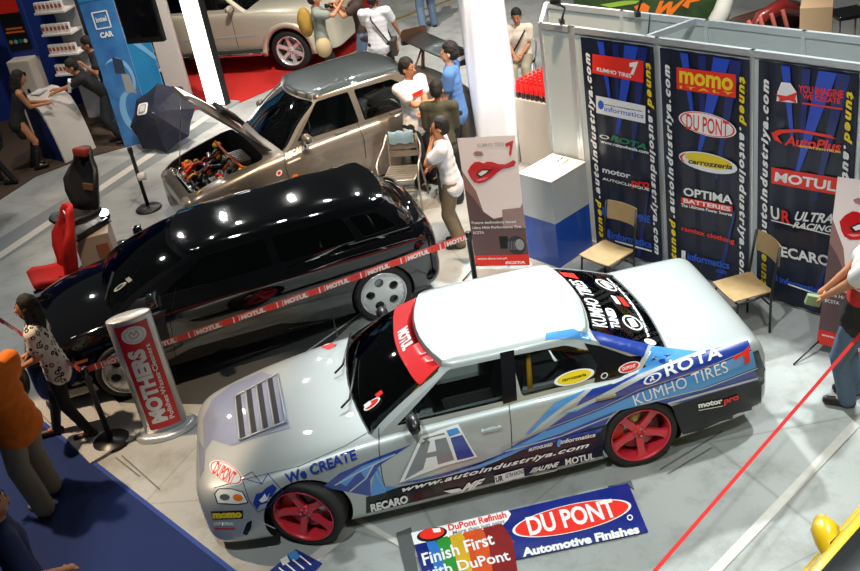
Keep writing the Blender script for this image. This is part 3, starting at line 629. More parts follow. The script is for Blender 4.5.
r_.text('www.autoindustriya.com',(-.5,.965),(.5,.965),(-.5,.983),DWHITE,False,bold=.03); r_.done('window_lettering',silver,True); r_.quad(-.05,.995,.16,.025,RED); r_.done('window_sticker',silver,True); r_.quad(-.04,1.03,.14,.02,DWHITE); r_.ell((-.56,.97),(-.52,.97),(-.56,.995),DWHITE,False); r_.done('window_sticker',silver,True); r_.text('TUNED',(-.45,1.08),(-.15,1.08),(-.45,1.11),DWHITE,False,bold=.06); r_.done('window_lettering',silver,True)
# cage, wipers, roof seam
CY=mm('cage_yellow',hexc(215,150,30),.35)
g=G(); 
g.tube([(-1.85,.58,.3),(-1.9,.58,.92),(-1.93,.50,1.17),(-1.86,0,1.2),(-1.85,-.48,1.17),(-1.82,-.54,.95),(-1.78,-.56,.3)],.022,CY)
for s in (1,-1):
    g.tube([(-1.85,.46*s,1.16),(-2.3,.46*s,1.0),(-2.75,.44*s,.8)],.02,CY); g.tube([(-1.2,.5*s,1.15),(-1.85,.49*s,1.17)],.02,CY); g.tube([(-.75,.58*s,.5),(-.8,.58*s,.85),(-1.2,.5*s,1.15)],.02,CY)
g.tube([(-1.85,.46,1.16),(-2.6,-.4,.6)],.02,CY); g.tube([(-1.2,.5,1.15),(-1.2,-.5,1.15)],.02,CY)
build(g,'roll_cage',silver,True)
g=G()
for y0,y1 in ((.35,-.2),(-.15,-.62)):
    g.tube([(-.42,y0,.885),(-.50,y0-.05,.915),(-.62,y1,.94)],.01,BLACK,n=5)
build(g,'wiper',silver,True)
g=G(); g.lathe([(.008,0),(.002,.3)],BLACK,c=(-.5,-.72,.86),n=6); build(g,'antenna',silver,True)
# ---------------------------------------------------------------- black hatchback
BP=mat('black_paint',(.003,.003,.004),.05,.0,noise=.1,nscale=3,coat=1,spec=.6)
black,bA,bT,bF,bhit=car(dict(name='hatchback',label='glossy black hatchback parked behind the red tape, alloy wheels with five round holes',pose=(-3.27,9.45,193.5),paint=BP,wb=2.66,R=.315,ww=.2,track=.74,
 rows=[(.95,.42,.24,.46,.50,.36),(.92,.60,.16,.58,.62,.52),(.82,.72,.12,.66,.72,.62),(.55,.79,.12,.76,.84,.68),(.1,.83,.15,.84,.92,.72),(-.6,.84,.16,.90,.95,.74),(-1.5,.845,.15,.92,.94,.74),(-2.6,.845,.16,.93,.94,.73),(-3.0,.83,.17,.93,.96,.71),(-3.2,.80,.20,.93,.97,.68),(-3.32,.74,.26,.88,.93,.62),(-3.37,.60,.34,.70,.74,.5),(-3.38,.4,.40,.6,.62,.36)],
 gh=dict(lv=[(.84,.14,-3.26,.77),(.96,-.02,-3.22,.74),(1.10,-.36,-3.12,.67),(1.20,-.74,-3.0,.59)],zr=1.285,bf=.16,br=.10,bul=.03),
 cabin=(-.25,-3.05,.64,.3),win=[[(-.50,.96),(-1.0,1.18),(-1.62,1.19),(-1.64,.955)],[(-1.72,.955),(-1.70,1.19),(-2.42,1.18),(-2.52,.96)],[(-2.60,.965),(-2.50,1.17),(-2.78,1.15),(-2.95,.98)]],ws=(.72,.86,.56,1.19),rs=(.66,.95,.53,1.18),glass=GLD,wstyle='disc5',rim=mm('alloy_wheel',(.7,.7,.7),.25,.8),mirror=(-.42,.76,1.0),dashz=.92))
a=bA(1); a.off=.005
a.line([(136,352),(150,345)],.012,mm('marker_orange',hexc(230,90,40),.3)); a.done('side_marker',black,True)
a.line([(176,288),(170,320),(176,358)],.006,mm('dark_gap',(.0,.0,.0),.8)); a.done('door_seam',black,True)
a.poly([(75,362),(88,358),(88,361),(76,365)],ORG); a.done('front_marker',black,True)
w_=bF(0,1); w_.off=.012
DWHG=mm('sticker_grey',(.3,.33,.33),.4); w_.ell((.40,1.0),(.44,1.0),(.40,1.03),DWHG,False); w_.ell((.40,1.0),(.44,1.0),(.40,1.03),DARK,False,k=.6); w_.quad(.34,1.035,.10,.018,DWHG); w_.done('window_sticker',black,True)
g=G()
for k in range(2): g.tube([(.02-.1*k,.45-.5*k,.93),(-.1-.05*k,.0-.4*k,1.0)],.01,BLACK,n=5)
build(g,'wiper',black,True)
TL=mm('tail_lamp',hexc(120,20,15),.15,coat=1)
for s in (1,-1):
    g=G(); g.ell((.66,.58*s,.60),(.12,.13,.06),mm('headlamp_glass',(.5,.52,.55),.05,.5,coat=1)); build(g,'headlight',black,True)
a=bA(1); a.off=.006; a.poly([(418,204),(422,203),(433,226),(430,229),(424,216)],TL); a.done('tail_light',black,True)
# ---------------------------------------------------------------- bronze saloon with open hood
BZ=carpaint('bronze_silver_paint',hexc(138,132,124),.6,.3,1,.08)
RG=carpaint('roof_reflection_wing_grey',hexc(66,76,78),.5,.35,1,.08)  # on the roof this grey is a painted reflection; the wing shares it
subaru,uA,uT,uF,uhit=car(dict(name='saloon_car',label='bronze silver saloon with its hood open and a big rear wing',pose=(-2.32,12.60,202.7),paint=BZ,roofpaint=BZ,wb=2.55,R=.32,ww=.2,track=.75,
 rows=[(.80,.42,.28,.50,.54,.36),(.78,.60,.20,.60,.64,.52),(.70,.72,.17,.68,.74,.62),(.5,.80,.17,.76,.82,.68),(.1,.86,.20,.84,.90,.73),(-.5,.87,.20,.92,.98,.76),(-1.5,.87,.2,.96,.98,.76),(-2.5,.88,.2,.98,1.0,.76),(-2.9,.87,.21,.99,1.01,.74),(-3.2,.83,.25,.98,1.01,.70),(-3.32,.78,.3,.90,.94,.64),(-3.36,.6,.38,.66,.70,.5)],
 gh=dict(lv=[(.88,-.35,-3.02,.77),(1.0,-.52,-2.88,.74),(1.20,-.74,-2.75,.68),(1.40,-1.02,-2.52,.60)],zr=1.49,bf=.13,br=.1,bul=.03),
 bay=(.68,-.32,.72,.40),cabin=(-.6,-2.9,.66,.4),win=[[(-.76,1.0),(-1.16,1.38),(-1.60,1.385),(-1.62,1.0)],[(-1.70,1.0),(-1.68,1.385),(-2.22,1.37),(-2.55,1.13),(-2.57,1.01)]],ws=(.735,.90,.59,1.39),rs=(.66,1.0,.55,1.38),glass=GLS,wstyle='five',rim=mm('alloy_wheel',(.7,.7,.7),.25,.8),mirror=(-.85,.78,1.05),dashz=.96))
# roof skin with the dark reflection put into its colour
t=uT(1.44); t.off=.010
P=[]
z,uf,ur,b=1.42,-1.02,-2.53,.595
for p in outline(uf,ur,b,.12,.1,z): P.append((-p.x,-p.y))
vs=P
def prt(a_,b_,off):
    h=uhit(V((-a_,-b_,3)),V((0,0,-1))); return h[0]+V((0,0,1))*off
t.proj=prt; t.poly(P,RG,False,.06); t.done('roof_panel',subaru,True)
# hood plate swung up, hinge at the cowl
g=G(); hg=V((-.42,0,.97)); ang=math.radians(47)
def hp(l,y,th): # l distance from hinge, th offset normal
    bow=.035*math.sin(PI*min(1,l/1.1))*(1-(y/.7)**2)+.02
    x=hg.x+l*math.cos(ang)-(th+bow)*math.sin(ang); z=hg.z+l*math.sin(ang)+(th+bow)*math.cos(ang); return V((x,y,z))
def hw(l): return .70-.10*(l/1.1)-.22*max(0,(l-.85)/.27)**2
top=[[hp(l,hw(l)*q/6,0) for q in range(-6,7)] for l in [i*1.12/10 for i in range(11)]]
bot=[[hp(l,hw(l)*q/6,-.045 if abs(q)<6 else -.01) for q in range(-6,7)] for l in [i*1.12/10 for i in range(11)]]
g.sheet(top,BZ); g.sheet(bot,STEEL)
for X in (0,10): g.rings([[g.b.verts.new(p) for p in top[X]],[g.b.verts.new(p) for p in bot[X]]],BZ,False,False)
for c in (0,12): g.rings([[g.b.verts.new(r[c]) for r in top],[g.b.verts.new(r[c]) for r in bot]],BZ,False,False)
hood=build(g,'hood',subaru,True)
g=G(); g.box(hp(.45,0,.04),(.34,.42,.06),BLACK,rot=Euler((0,-ang,0)),bev=.02); link('hood_scoop',g.mesh('hood_scoop'),hood,True)
g=G(); g.tube([(.52,-.45,.74),hp(.95,-.45,-.04)],.006,STEEL); build(g,'prop_rod',subaru,True)
EM=[mm('engine_red',hexc(200,35,25),.35,coat=.5),mm('engine_yellow',hexc(220,180,40),.4),mm('engine_orange',hexc(220,90,30),.4),BLACK,ALU,mm('engine_tan',hexc(165,150,125),.4,.3)]
def part(nm,fn):
    g=G(); fn(g); build(g,nm,subaru,True)
part('engine_block',lambda g:(g.box((.15,0,.55),(.5,.55,.2),BLACK,bev=.03),g.box((.15,.18,.66),(.3,.1,.05),EM[3],bev=.01),g.box((.15,-.18,.66),(.3,.1,.05),EM[3],bev=.01)))
part('intercooler',lambda g:(g.box((-.12,.08,.76),(.28,.42,.10),EM[5],bev=.02),[g.box((-.12,-.1+.06*k,.815),(.24,.01,.01),ALU) for k in range(7)]))
part('intake_pipe',lambda g:g.tube([(.45,.2,.70),(.38,.1,.76),(.25,.02,.76),(.12,.1,.75),(.02,.1,.76)],.035,EM[3],n=10))
part('radiator_hose',lambda g:g.tube([(.55,-.2,.66),(.42,-.25,.74),(.3,-.3,.74),(.2,-.2,.7)],.03,EM[0],n=10))
part('battery',lambda g:(g.box((.25,.48,.70),(.26,.18,.16),BLACK,bev=.01),g.box((.25,.42,.79),(.05,.03,.02),EM[0]),g.box((.25,.54,.79),(.05,.03,.02),EM[1])))
part('coolant_tank',lambda g:(g.box((.42,-.42,.70),(.14,.2,.1),EM[2],bev=.03),g.lathe([(.03,0),(.03,.03),(.01,.035)],EM[1],c=(.42,-.42,.75),n=12)))
part('radiator',lambda g:(g.box((.60,0,.62),(.05,.9,.14),ALU,bev=.005),g.box((.54,0,.70),(.03,1.0,.03),BLACK,bev=.005)))
part('strut_bar',lambda g:(g.tube([(-.05,-.6,.84),(-.02,0,.87),(-.05,.6,.84)],.018,EM[2]),g.lathe([(.07,0),(.05,.03),(.01,.035)],EM[1],c=(-.05,-.56,.80),n=14),g.lathe([(.07,0),(.05,.03),(.01,.035)],EM[1],c=(-.05,.56,.80),n=14)))
for k in range(46):
    m=EM[rnd.choice((0,1,2,3,3,3,3,4,4,5))]; x=rnd.uniform(-.1,.6); y=rnd.uniform(-.6,.62); z=rnd.uniform(.66,.74)+(.6-x)*.09
    if k%2: part('oil_cap',lambda g:g.lathe([(.035,-.03),(.035,.015),(.02,.025),(.008,.03)],m,c=(x,y,z),n=10))
    else: part('engine_hose',lambda g:g.tube([(x,y,z),(x+.06,y+.05,z+.05),(x+.14,y+.02,z-.02)],.015,m,n=6))
for s in (1,-1):
    g=G(); g.ell((.66,.52*s,.62),(.13,.17,.075),mm('headlamp_warm',(.6,.55,.45),.08,.6,coat=1)); build(g,'headlight',subaru,True)
    g=G(); g.ell((.58,.73*s,.62),(.06,.03,.04),mm('amber_lamp',hexc(240,120,30),.2,coat=1)); build(g,'turn_lamp',subaru,True)
a=uA(1); a.off=.005
a.text('RECARO',(286,160),(308,148),(285,154),DWHITE,bold=.05); a.line([(288,163),(300,158)],.025,DWHITE); a.done('door_lettering',subaru,True)
a.line([(284,152),(285,165),(290,182)],.008,SE); a.done('door_seam',subaru,True); a.line([(356,120),(364,140),(366,158)],.008,SE); a.done('door_seam',subaru,True)
a.ell((279,173),(282,172),(279,176),DWHITE); a.ell((279,173),(282,172),(279,176),RED,k=.6); a.done('fender_badge',subaru,True); a.ell((295,176),(298,175),(295,178),ORG); a.done('side_marker',subaru,True)
def handle2(root,h,n,m,L=.17):
    g=G(); g.box(h+n*.022,(L,.014,.03),m,bev=.005); g.box(h+n*.008+V((L*.4,0,0)),(.02,.03,.02),m); g.box(h+n*.008-V((L*.4,0,0)),(.02,.03,.02),m); build(g,'door_handle',root,True)
for px_ in ((343,133),(398,113)):
    aa,bb=a.px(px_); h=uhit(V((-aa,2,bb)),V((0,-1,0)))[0]; handle2(subaru,h,V((0,1,0)),BZ)
# rear wing
g=G(); R=[]
for yy in (-.72,.72):
    R.append([g.b.verts.new((-3.22+.17*math.cos(t),yy,1.40+.022*math.sin(t)+.03*math.cos(t)*-1)) for t in [2*PI*k/14 for k in range(14)]])
g.rings(R,RG); wing=build(g,'rear_wing',subaru,True)
for s in (1,-1):
    g=G(); g.prism(rounded_ := [(x,.74*s-.008,z) for x,z in rounded([(-3.44,1.28),(-3.46,1.50),(-3.06,1.52),(-3.02,1.30)],.05)],(0,.016,0),mm('endplate_brown',hexc(70,50,38),.4)); g.box((-3.24,.755*s,1.40),(.22,.004,.05),DWHITE,rot=Euler((0,.1,0))); link('wing_endplate',g.mesh('e'),wing,True)
    g=G(); g.tube([(-3.15,.4*s,1.0),(-3.22,.4*s,1.38)],[.03,.02],mm('bracket_tan',hexc(150,110,70),.4)); g.tube([(-3.0,.4*s,1.0),(-3.22,.4*s,1.36)],.015,mm('bracket_tan',hexc(150,110,70),.4)); link('wing_bracket',g.mesh('b'),wing,True)
# ---------------------------------------------------------------- champagne off-roader at the back
CG=carpaint('champagne_paint',hexc(212,204,184),.4,.3,1,.05)
suv,vA,vT,vF,vhit=car(dict(name='off_road_car',label='champagne off-road car with chrome six-spoke wheel on the red carpet at the back',pose=(-1.42,19.2,-22),paint=CG,wb=2.75,R=.38,ww=.24,track=.76,arch=1.14,
 rows=[(.92,.45,.40,.70,.76,.4),(.88,.66,.34,.86,.92,.58),(.75,.78,.32,.98,1.06,.68),(.4,.86,.34,1.04,1.13,.74),(0,.89,.36,1.07,1.15,.78),(-.7,.87,.38,1.10,1.16,.80),(-1.6,.86,.38,1.12,1.14,.80),(-2.8,.88,.38,1.14,1.15,.80),(-3.5,.86,.42,1.12,1.15,.78),(-3.7,.80,.5,1.08,1.12,.7),(-3.74,.6,.6,.9,.95,.5)],
 gh=dict(lv=[(1.04,-.55,-3.6,.79),(1.18,-.75,-3.55,.76),(1.42,-1.05,-3.45,.70),(1.64,-1.35,-3.3,.64)],zr=1.76,bf=.12,br=.1,bul=.02),
 cabin=(-.8,-3.3,.68,.5),win=[[(-.98,1.18),(-1.42,1.60),(-1.85,1.61),(-1.85,1.18)],[(-1.95,1.18),(-1.95,1.61),(-2.75,1.60),(-2.8,1.18)],[(-2.9,1.18),(-2.88,1.58),(-3.35,1.54),(-3.4,1.2)]],ws=(.72,1.12,.62,1.62),rs=(.68,1.2,.60,1.58),glass=GLS,wstyle='suv',rim=mm('chrome_wheel',(.75,.75,.76),.25,.55),mirror=(-1.0,.82,1.22),dashz=1.1))
g=G()
for s in (1,-1):
    for ux in (0,-2.75):
        pass
R=[]
for k in range(19):
    th=PI*k/18+ -.12+ .24*k/18-.0; c=math.cos(th); sn=math.sin(th)
    R.append([g.b.verts.new((.445*c,-.86,.38+.445*sn)),g.b.verts.new((.445*c,-.925,.38+.445*sn)),g.b.verts.new((.54*c,-.905,.38+.52*sn)),g.b.verts.new((.56*c,-.85,.38+.54*sn))])
g.rings(R,CG,True,True); build(g,'fender_flare',suv,True)
g=G(); g.box((-1.35,-.93,.40),(1.7,.18,.06),CHROME,bev=.02); g.box((-1.35,-.93,.435),(1.6,.14,.01),BLACK); build(g,'running_board',suv,True)
a=vA(-1,.88); a.off=.006
a.line([(.0-1.02,.5),(-1.02,1.1)],.01,SE,False); a.done('door_seam',suv,True); a.line([(-1.9,.5),(-1.9,1.1)],.01,SE,False); a.done('door_seam',suv,True)
a.line([(-.62,.72),(-1.85,.70)],.035,SV,False); a.line([(-1.95,.70),(-2.4,.69)],.035,SV,False); a.done('side_moulding',suv,True)
h=vhit(V((-1.70,-2,1.0)),V((0,1,0)))[0]; handle2(suv,h,V((0,-1,0)),CHROME,.16)
g=G(); g.ell((.70,-.62,.92),(.14,.16,.08),mm('headlamp_glass',(.5,.52,.55),.05,.5,coat=1)); build(g,'headlight',suv,True)
# ---------------------------------------------------------------- people
def blobs(segs,vox,m,name,smooth=3):
    g=G()
    for sg in segs:
        p0,r0,p1,r1=V(sg[0]),sg[1],V(sg[2]),sg[3]; fl=sg[4] if len(sg)>4 else None
        L=(p1-p0).length; n=max(1,int(L/(min(r0,r1)*.5)))
        if n>14:n=14
        for i in range(n+1):
            t=i/n; r=r0+(r1-r0)*t; T=M.Translation(p0.lerp(p1,t))
            if fl is not None: T=T@fl.to_4x4()
            bmesh.ops.create_icosphere(g.b,subdivisions=2,radius=r,matrix=T)
    o=tmp(g,name); o.data.materials.clear(); o.data.materials.append(m)
    md=o.modifiers.new('r','REMESH'); md.mode='VOXEL'; md.voxel_size=vox; md.use_smooth_shade=True
    if smooth: sm=o.modifiers.new('s','SMOOTH'); sm.iterations=smooth; sm.factor=.5
    bake(o); me=o.data; bpy.data.objects.remove(o)
    if not me.materials: me.materials.append(m)
    return me
def ik(A,B,l1,l2,hint):
    d=B-A; L=min(d.length,(l1+l2)*.999); u=d.normalized(); B2=A+u*L
    x=(l1*l1-l2*l2+L*L)/(2*L); hh=math.sqrt(max(0,l1*l1-x*x)); w=hint-u*hint.dot(u)
    w=w.normalized() if w.length>1e-4 else V((0,1,0)); return A+u*x+w*hh,B2
SK=mm('skin_light_brown',hexc(190,128,90),.5,noise=.08); SKP=mm('skin_pale',hexc(212,158,122),.5,noise=.06)
HAIR=mm('black_hair',(.012,.009,.008),.75,noise=.4,nscale=60,bump=.3); EYEW=mm('eye_white',(.8,.78,.75),.2); LIP=mm('lip',hexc(150,70,65),.4)
DENIM=mm('denim',hexc(98,120,150),.8,noise=.3,nscale=40); BTR=mm('black_cloth',(.012,.012,.015),.8,noise=.3); KHAKI=mm('khaki_cloth',hexc(118,104,82),.8,noise=.15); SHOEB=mm('shoe_black',(.015,.014,.013),.4,noise=.2)
def person(label,loc,yaw,h=1.65,shirt=None,trous=None,hair='short',skin=None,lean=(0,0),hl=None,hr=None,fl=None,fr=None,pelvis=None,head=(0,0),sleeve=.55,el=None,er=None,fem=False,shoe=None,kneeh=None,legs='long',top='shirt',group=None,vox=.016,fat=1.0,dress=None,bag=0):
    s=h/1.65; sk=skin or SK; root=thing('person',label,'person',loc,math.radians(yaw)-PI/2,group)   # yaw: facing direction in world
    P=V(pelvis or (0,0,.88*1))*1.0; P=V((P.x,P.y,P.z))*s
    lf,ls=math.radians(lean[0]),math.radians(lean[1]); RT=Euler((-lf,ls,0)).to_matrix()
    def T(x,y,z): return P+RT@(V((x,y,z))*s)
    sw=.165 if fem else .19
    waist=T(0,0,.14);chest=T(0,.01,.34);neck=T(0,-.0,.53);sh={1:T(sw,0,.46),-1:T(-sw,0,.46)}
    hy,hp_=math.radians(head[0]),math.radians(head[1]); RH=RT@Euler((-hp_,0,hy)).to_matrix(); hc=neck+RH@(V((0,.02,.135))*s)
    def Hd(x,y,z): return hc+RH@(V((x,y,z))*s)
    def loc_(t,df): return V(t)*1.0*s if t is not None else df
    hand={1:loc_(hr,sh[1]+V((.07,.06,-.50))*s),-1:loc_(hl,sh[-1]+V((-.07,.06,-.50))*s)}
    foot={1:loc_(fr,V((.1,0,.07))*s),-1:loc_(fl,V((-.1,0,.07))*s)}
    S=[];fatm=M.Diagonal((1.0,.72,1))
    FL=RT.to_4x4()@M.Diagonal((1.25,.82,1,1)); 
    S+=[(P,.118*s*fat,waist,.105*s*fat,FL.to_3x3()),(waist,.105*s*fat,chest,.125*s*fat,FL.to_3x3()),(chest,.12*s*fat,T(0,0,.43),.10*s,FL.to_3x3()),(sh[1],.055*s,sh[-1],.055*s),(T(0,0,.46),.06*s,neck+RH@V((0,.01,.05))*s,.05*s)]
    HM=RH@M.Diagonal((.80,.98,1.15)); S+=[(Hd(0,-.008,.02),.092*s,Hd(0,-.006,.02),.092*s,HM),(Hd(0,.02,-.045),.062*s,Hd(0,.03,-.075),.045*s),(Hd(0,.088,-.01),.013*s,Hd(0,.098,-.03),.016*s),(Hd(.078,-.01,-.01),.018*s,Hd(.08,-.01,-.03),.014*s),(Hd(-.078,-.01,-.01),.018*s,Hd(-.08,-.01,-.03),.014*s)]
    arm={};leg={};fing=[]
    for k in (1,-1):
        hint=V(er if k==1 and er else (el if k==-1 and el else (.35*k,-1,-.35)))
        e,w=ik(sh[k],hand[k],.27*s,.235*s,hint); arm[k]=(sh[k],e,w)
        S+=[(sh[k],.052*s*fat,e,.038*s*fat),(e,.038*s*fat,w,.026*s)]
        d=(w-e).normalized(); pal=w+d*.075*s; S+=[(w,.026*s,pal,.030*s)]
        side=d.cross(V((0,0,1)) if abs(d.z)<.8 else V((0,1,0))).normalized(); nrm=d.cross(side).normalized()
        for i,(o,ln) in enumerate(((-.026,.058),(-.009,.07),(.009,.066),(.026,.05))):
            a0=pal+side*o*s; a1=a0+(d+nrm*.25).normalized()*ln*.5*s; a2=a1+(d+nrm*.9).normalized()*ln*.5*s; fing.append([a0,a1,a2])
        t0=w+d*.03*s-side*.026*s; fing.append([t0,t0+(d*.7-side).normalized()*.03*s,t0+(d*.9-side*.6+nrm*.3).normalized()*.06*s])
        hip=P+V((.09*k,0,-.03))*s; kn,an=ik(hip,foot[k],.40*s,.405*s,V(kneeh or (.05*k,1,.1))); leg[k]=(hip,kn,an)
        S+=[(hip,.088*s*fat,kn,.056*s),(kn,.056*s,kn.lerp(an,.35),.054*s),(kn.lerp(an,.35),.054*s,an,.036*s),(an,.036*s,an+V((0,.12,-.035))*s,.03*s)]
    me=blobs(S,vox,sk,'body')
    g=G(); g.mi(sk); g.b.from_mesh(me); bpy.data.meshes.remove(me)
    for f in fing: g.tube(f,[.0085*s,.0085*s,.007*s],sk,n=6)
    for k in (1,-1):
        g.ell(Hd(.032*k,.079,.012),(.011*s,.006*s,.005*s),EYEW,8); g.ell(Hd(.032*k,.086,.012),(.006*s,.004*s,.007*s),HAIR,6); g.tube([Hd(.018*k,.086,.032),Hd(.048*k,.080,.032)],.004*s,HAIR,n=5)
    g.tube([Hd(-.024,.084,-.058),Hd(0,.091,-.056),Hd(.024,.084,-.058)],[.004*s,.008*s,.004*s],LIP,n=6)
    body=build(g,'body',root,True,False)
    # hair
    HS=[(Hd(0,-.022,.045),.098*s,Hd(0,-.022,.045),.098*s,RH@M.Diagonal((.86,1.0,1.05))),(Hd(0,-.05,-.01),.078*s,Hd(0,-.05,.0),.08*s)]
    if hair=='long':
        HS+=[(Hd(0,-.06,0),.085*s,Hd(0,-.085,-.14),.075*s),(Hd(0,-.085,-.14),.078*s,Hd(0,-.09,-.28),.05*s),(Hd(.07,-.01,.0),.03*s,Hd(.075,-.02,-.12),.03*s),(Hd(-.07,-.01,.0),.03*s,Hd(-.075,-.02,-.12),.03*s)]
    hm=blobs(HS,.012,HAIR,'hair',2)
    # keep the face clear: drop hair in front of the face
    b=bmesh.new(); b.from_mesh(hm); inv=RH.inverted()
    for v in b.verts:
        q=inv@(v.co-hc)/s
        if q.y>.045 and q.z<.055: v.co=hc+RH@(V((q.x,.045-(q.y-.045)*.1,q.z))*s)
    b.normal_update()
    for v in b.verts: v.co+=v.normal*rnd.uniform(-.004,.007)*s
    b.to_mesh(hm); b.free(); link('hair',hm,root,True)
    if shirt:
        C_=.022*s; W=[(P+RT@V((0,0,-.07))*s,.140*s*fat+C_,waist,.112*s*fat+C_,FL.to_3x3()),(waist,.110*s*fat+C_,chest,.125*s*fat+C_,FL.to_3x3()),(chest,.12*s*fat+C_,T(0,0,.43),.10*s+C_,FL.to_3x3()),(sh[1],.055*s+C_,sh[-1],.055*s+C_)]
        if dress: W=[w for w in W[:3]]; W[2]=(chest,.12*s+C_,T(0,0,.37),.115*s+C_,FL.to_3x3()); W+= [(P,.12*s+C_,P+V((0,.02,-.22))*s,.135*s,FL.to_3x3())]
        else:
            for k in (1,-1):
                A,e,w=arm[k]
                if sleeve<=1: W.append((A,.052*s*fat+C_*1.3,A.lerp(e,sleeve),.05*s*fat+C_*1.3))
                else: W+=[(A,.052*s*fat+C_,e,.045*s*fat+C_),(e,.045*s+C_,w,.03*s+C_)]
        link(top,blobs(W,vox,shirt,top),root,True)
    if trous:
        C_=.014*s; W=[(P+V((0,0,.05))*s,.115*s*fat+C_*.6,P,.118*s*fat+C_*.6,FL.to_3x3())]
        for k in (1,-1):
            hip,kn,an=leg[k]
            if legs=='long': W+=[(hip,.09*s*fat+C_,kn,.068*s+C_+bag),(kn,.068*s+C_+bag,an,.062*s+C_*.8+bag)]
            elif legs=='slim': W+=[(hip,.088*s*fat+C_*.6,kn,.056*s+C_*.6),(kn,.056*s+C_*.6,an,.042*s+C_*.5)]
            elif legs=='short': W+=[(hip,.09*s*fat+C_,kn+(an-kn)*.05,.072*s+C_)]
            elif legs=='boots': W=[]; break
        if W: link('trousers',blobs(W,vox,trous,'trousers'),root,True)
    for k in (1,-1):
        hip,kn,an=leg[k]; yy=V((0,1,0))
        W=[(an+V((0,-.03,-.03))*s,.042*s,an+V((0,.15,-.035))*s,.038*s)]
        if legs=='boots': W+=[(kn.lerp(an,.15),.056*s,an,.045*s)]
        link('boot' if legs=='boots' else 'shoe',blobs(W,.012,shoe or SHOEB,'shoe',1),root,True)
    return root,dict(T=T,sh=sh,arm=arm,P=P,Hd=Hd,s=s,leg=leg,chest=chest,RT=RT)
def rough_strap(name,pts,r,m,root):
    g=G(); g.tube(pts,r,m,n=6); return build(g,name,root,True)
# ---------------------------------------------------------------- stanchions and tape
def stanchion(label,px,h):
    p=gp(*px) if px!=(0,0) else gp(468,232,.86); r=thing('stanchion',label,'stanchion',(p.x,p.y,0),0,'black barrier posts')
    g=G(); g.lathe([(.0,.0),(.18,0),(.185,.012),(.17,.03),(.06,.042),(.03,.06)],BLACK,n=40); build(g,'base',r,True)
    g=G(); g.lathe([(.027,.04),(.027,h-.09),(.034,h-.085),(.034,h-.01),(.03,h),(.0,h+.003)],BLACK,n=20); build(g,'post',r,True); return r,V((p.x,p.y,h))
st1,T1=stanchion('black barrier post in front of the patterned-blouse woman, start of the long tape',(112,442),.86)
st2,T2=stanchion('black barrier post between the black hatchback and the lips banner',(0,0),.86)
st3,T3=stanchion('black barrier post near the open engine bay, with a white roll on it',(149,209),.93)
g=G(); m_=st3.location+V((0,0,.50)); g.lathe([(.03,-.05),(.055,-.05),(.055,.05),(.03,.05)],mm('paper_white',(.8,.78,.74),.7),c=m_+V((.05,-.02,0)),axis='x',n=20); tag(build(g,'tape_roll'),'white roll of tape stuck on the barrier post near the engine bay','tape roll')
# the tape stretches between the posts, then on to the left
TR_=mm('tape_red',hexc(225,55,45),.4); TW=mm('tape_salmon',hexc(222,92,80),.4); TWH=mm('tape_white',hexc(240,225,220),.4)
def tape(label,A,B,n,first=True,m0=TW):
    d=(B-A); L=d.length; r=thing('barrier_tape',label,'barrier tape',A,0); ex=d.normalized(); up=V((0,0,1)); up=(up-ex*up.dot(ex)).normalized(); nrm=ex.cross(up); 
    g=G(); w=.066
    pts=[A+ex*L*i/20+V((0,0,-.02*math.sin(PI*i/20))) for i in range(21)]
    for s in (-.0008,.0008): pass
    g.sheet([[p-up*w/2 for p in pts],[p+up*w/2 for p in pts]],m0); build(g,'ribbon',r)
    for side in (1,):
        A_=Art(A,ex,up,proj=lambda a,b,o:A+ex*a+up*b+V((0,0,-.02*math.sin(PI*max(0,min(1,a/L)))))+nrm*o*(1 if nrm.y<0 else -1),off=.002)
        pd=L/n
        for k in range(n):
            x=k*pd; A_.poly([(x+.0,-.032),(x+.1,-.032),(x+.1,.032),(x+.0,.032)],TR_,False,.2); A_.poly([(x+.112,-.032),(x+pd*.36,-.032),(x+pd*.36,.032),(x+.112,.032)],TR_,False,.2)
            for sx in ():
                pass
            A_.poly([(x+.1,-.032),(x+.112,-.032),(x+.112,.032),(x+.1,.032)],TWH,False,.2); A_.poly([(x+pd*.36,-.032),(x+pd*.375,-.032),(x+pd*.375,.032),(x+pd*.36,.032)],TWH,False,.2)
            A_.text('MOTUL',(x+pd*.41,-.022),(x+pd*.96,-.022),(x+pd*.41,.022),TWH,False,bold=.06)
        A_.done('printed_lettering',r)
    return r
tape('red and white tape stretched past the black hatchback between two posts',T1+V((0,0,-.03)),T2+V((0,0,-.04)),9)
Tl=gp(-20,306,.86); tape('red and white tape running left from the post behind the patterned-blouse woman',T1+V((-.02,.0,-.03)),Tl,4)
# red belt at the right
A,B=gp(905,283,.9),gp(640,588,.9); r=thing('barrier_belt','plain red belt stretched across the right-hand foreground','barrier belt',A)
g=G(); ex=(B-A).normalized(); up=(V((0,0,1))*.5+ex.cross(V((0,0,1)))*.85); up=(up-ex*up.dot(ex)).normalized(); g.sheet([[A-up*.012,B-up*.012],[A+up*.012,B+up*.012]],mm('belt_red',hexc(215,30,25),.5,noise=.1)); build(g,'ribbon',r)
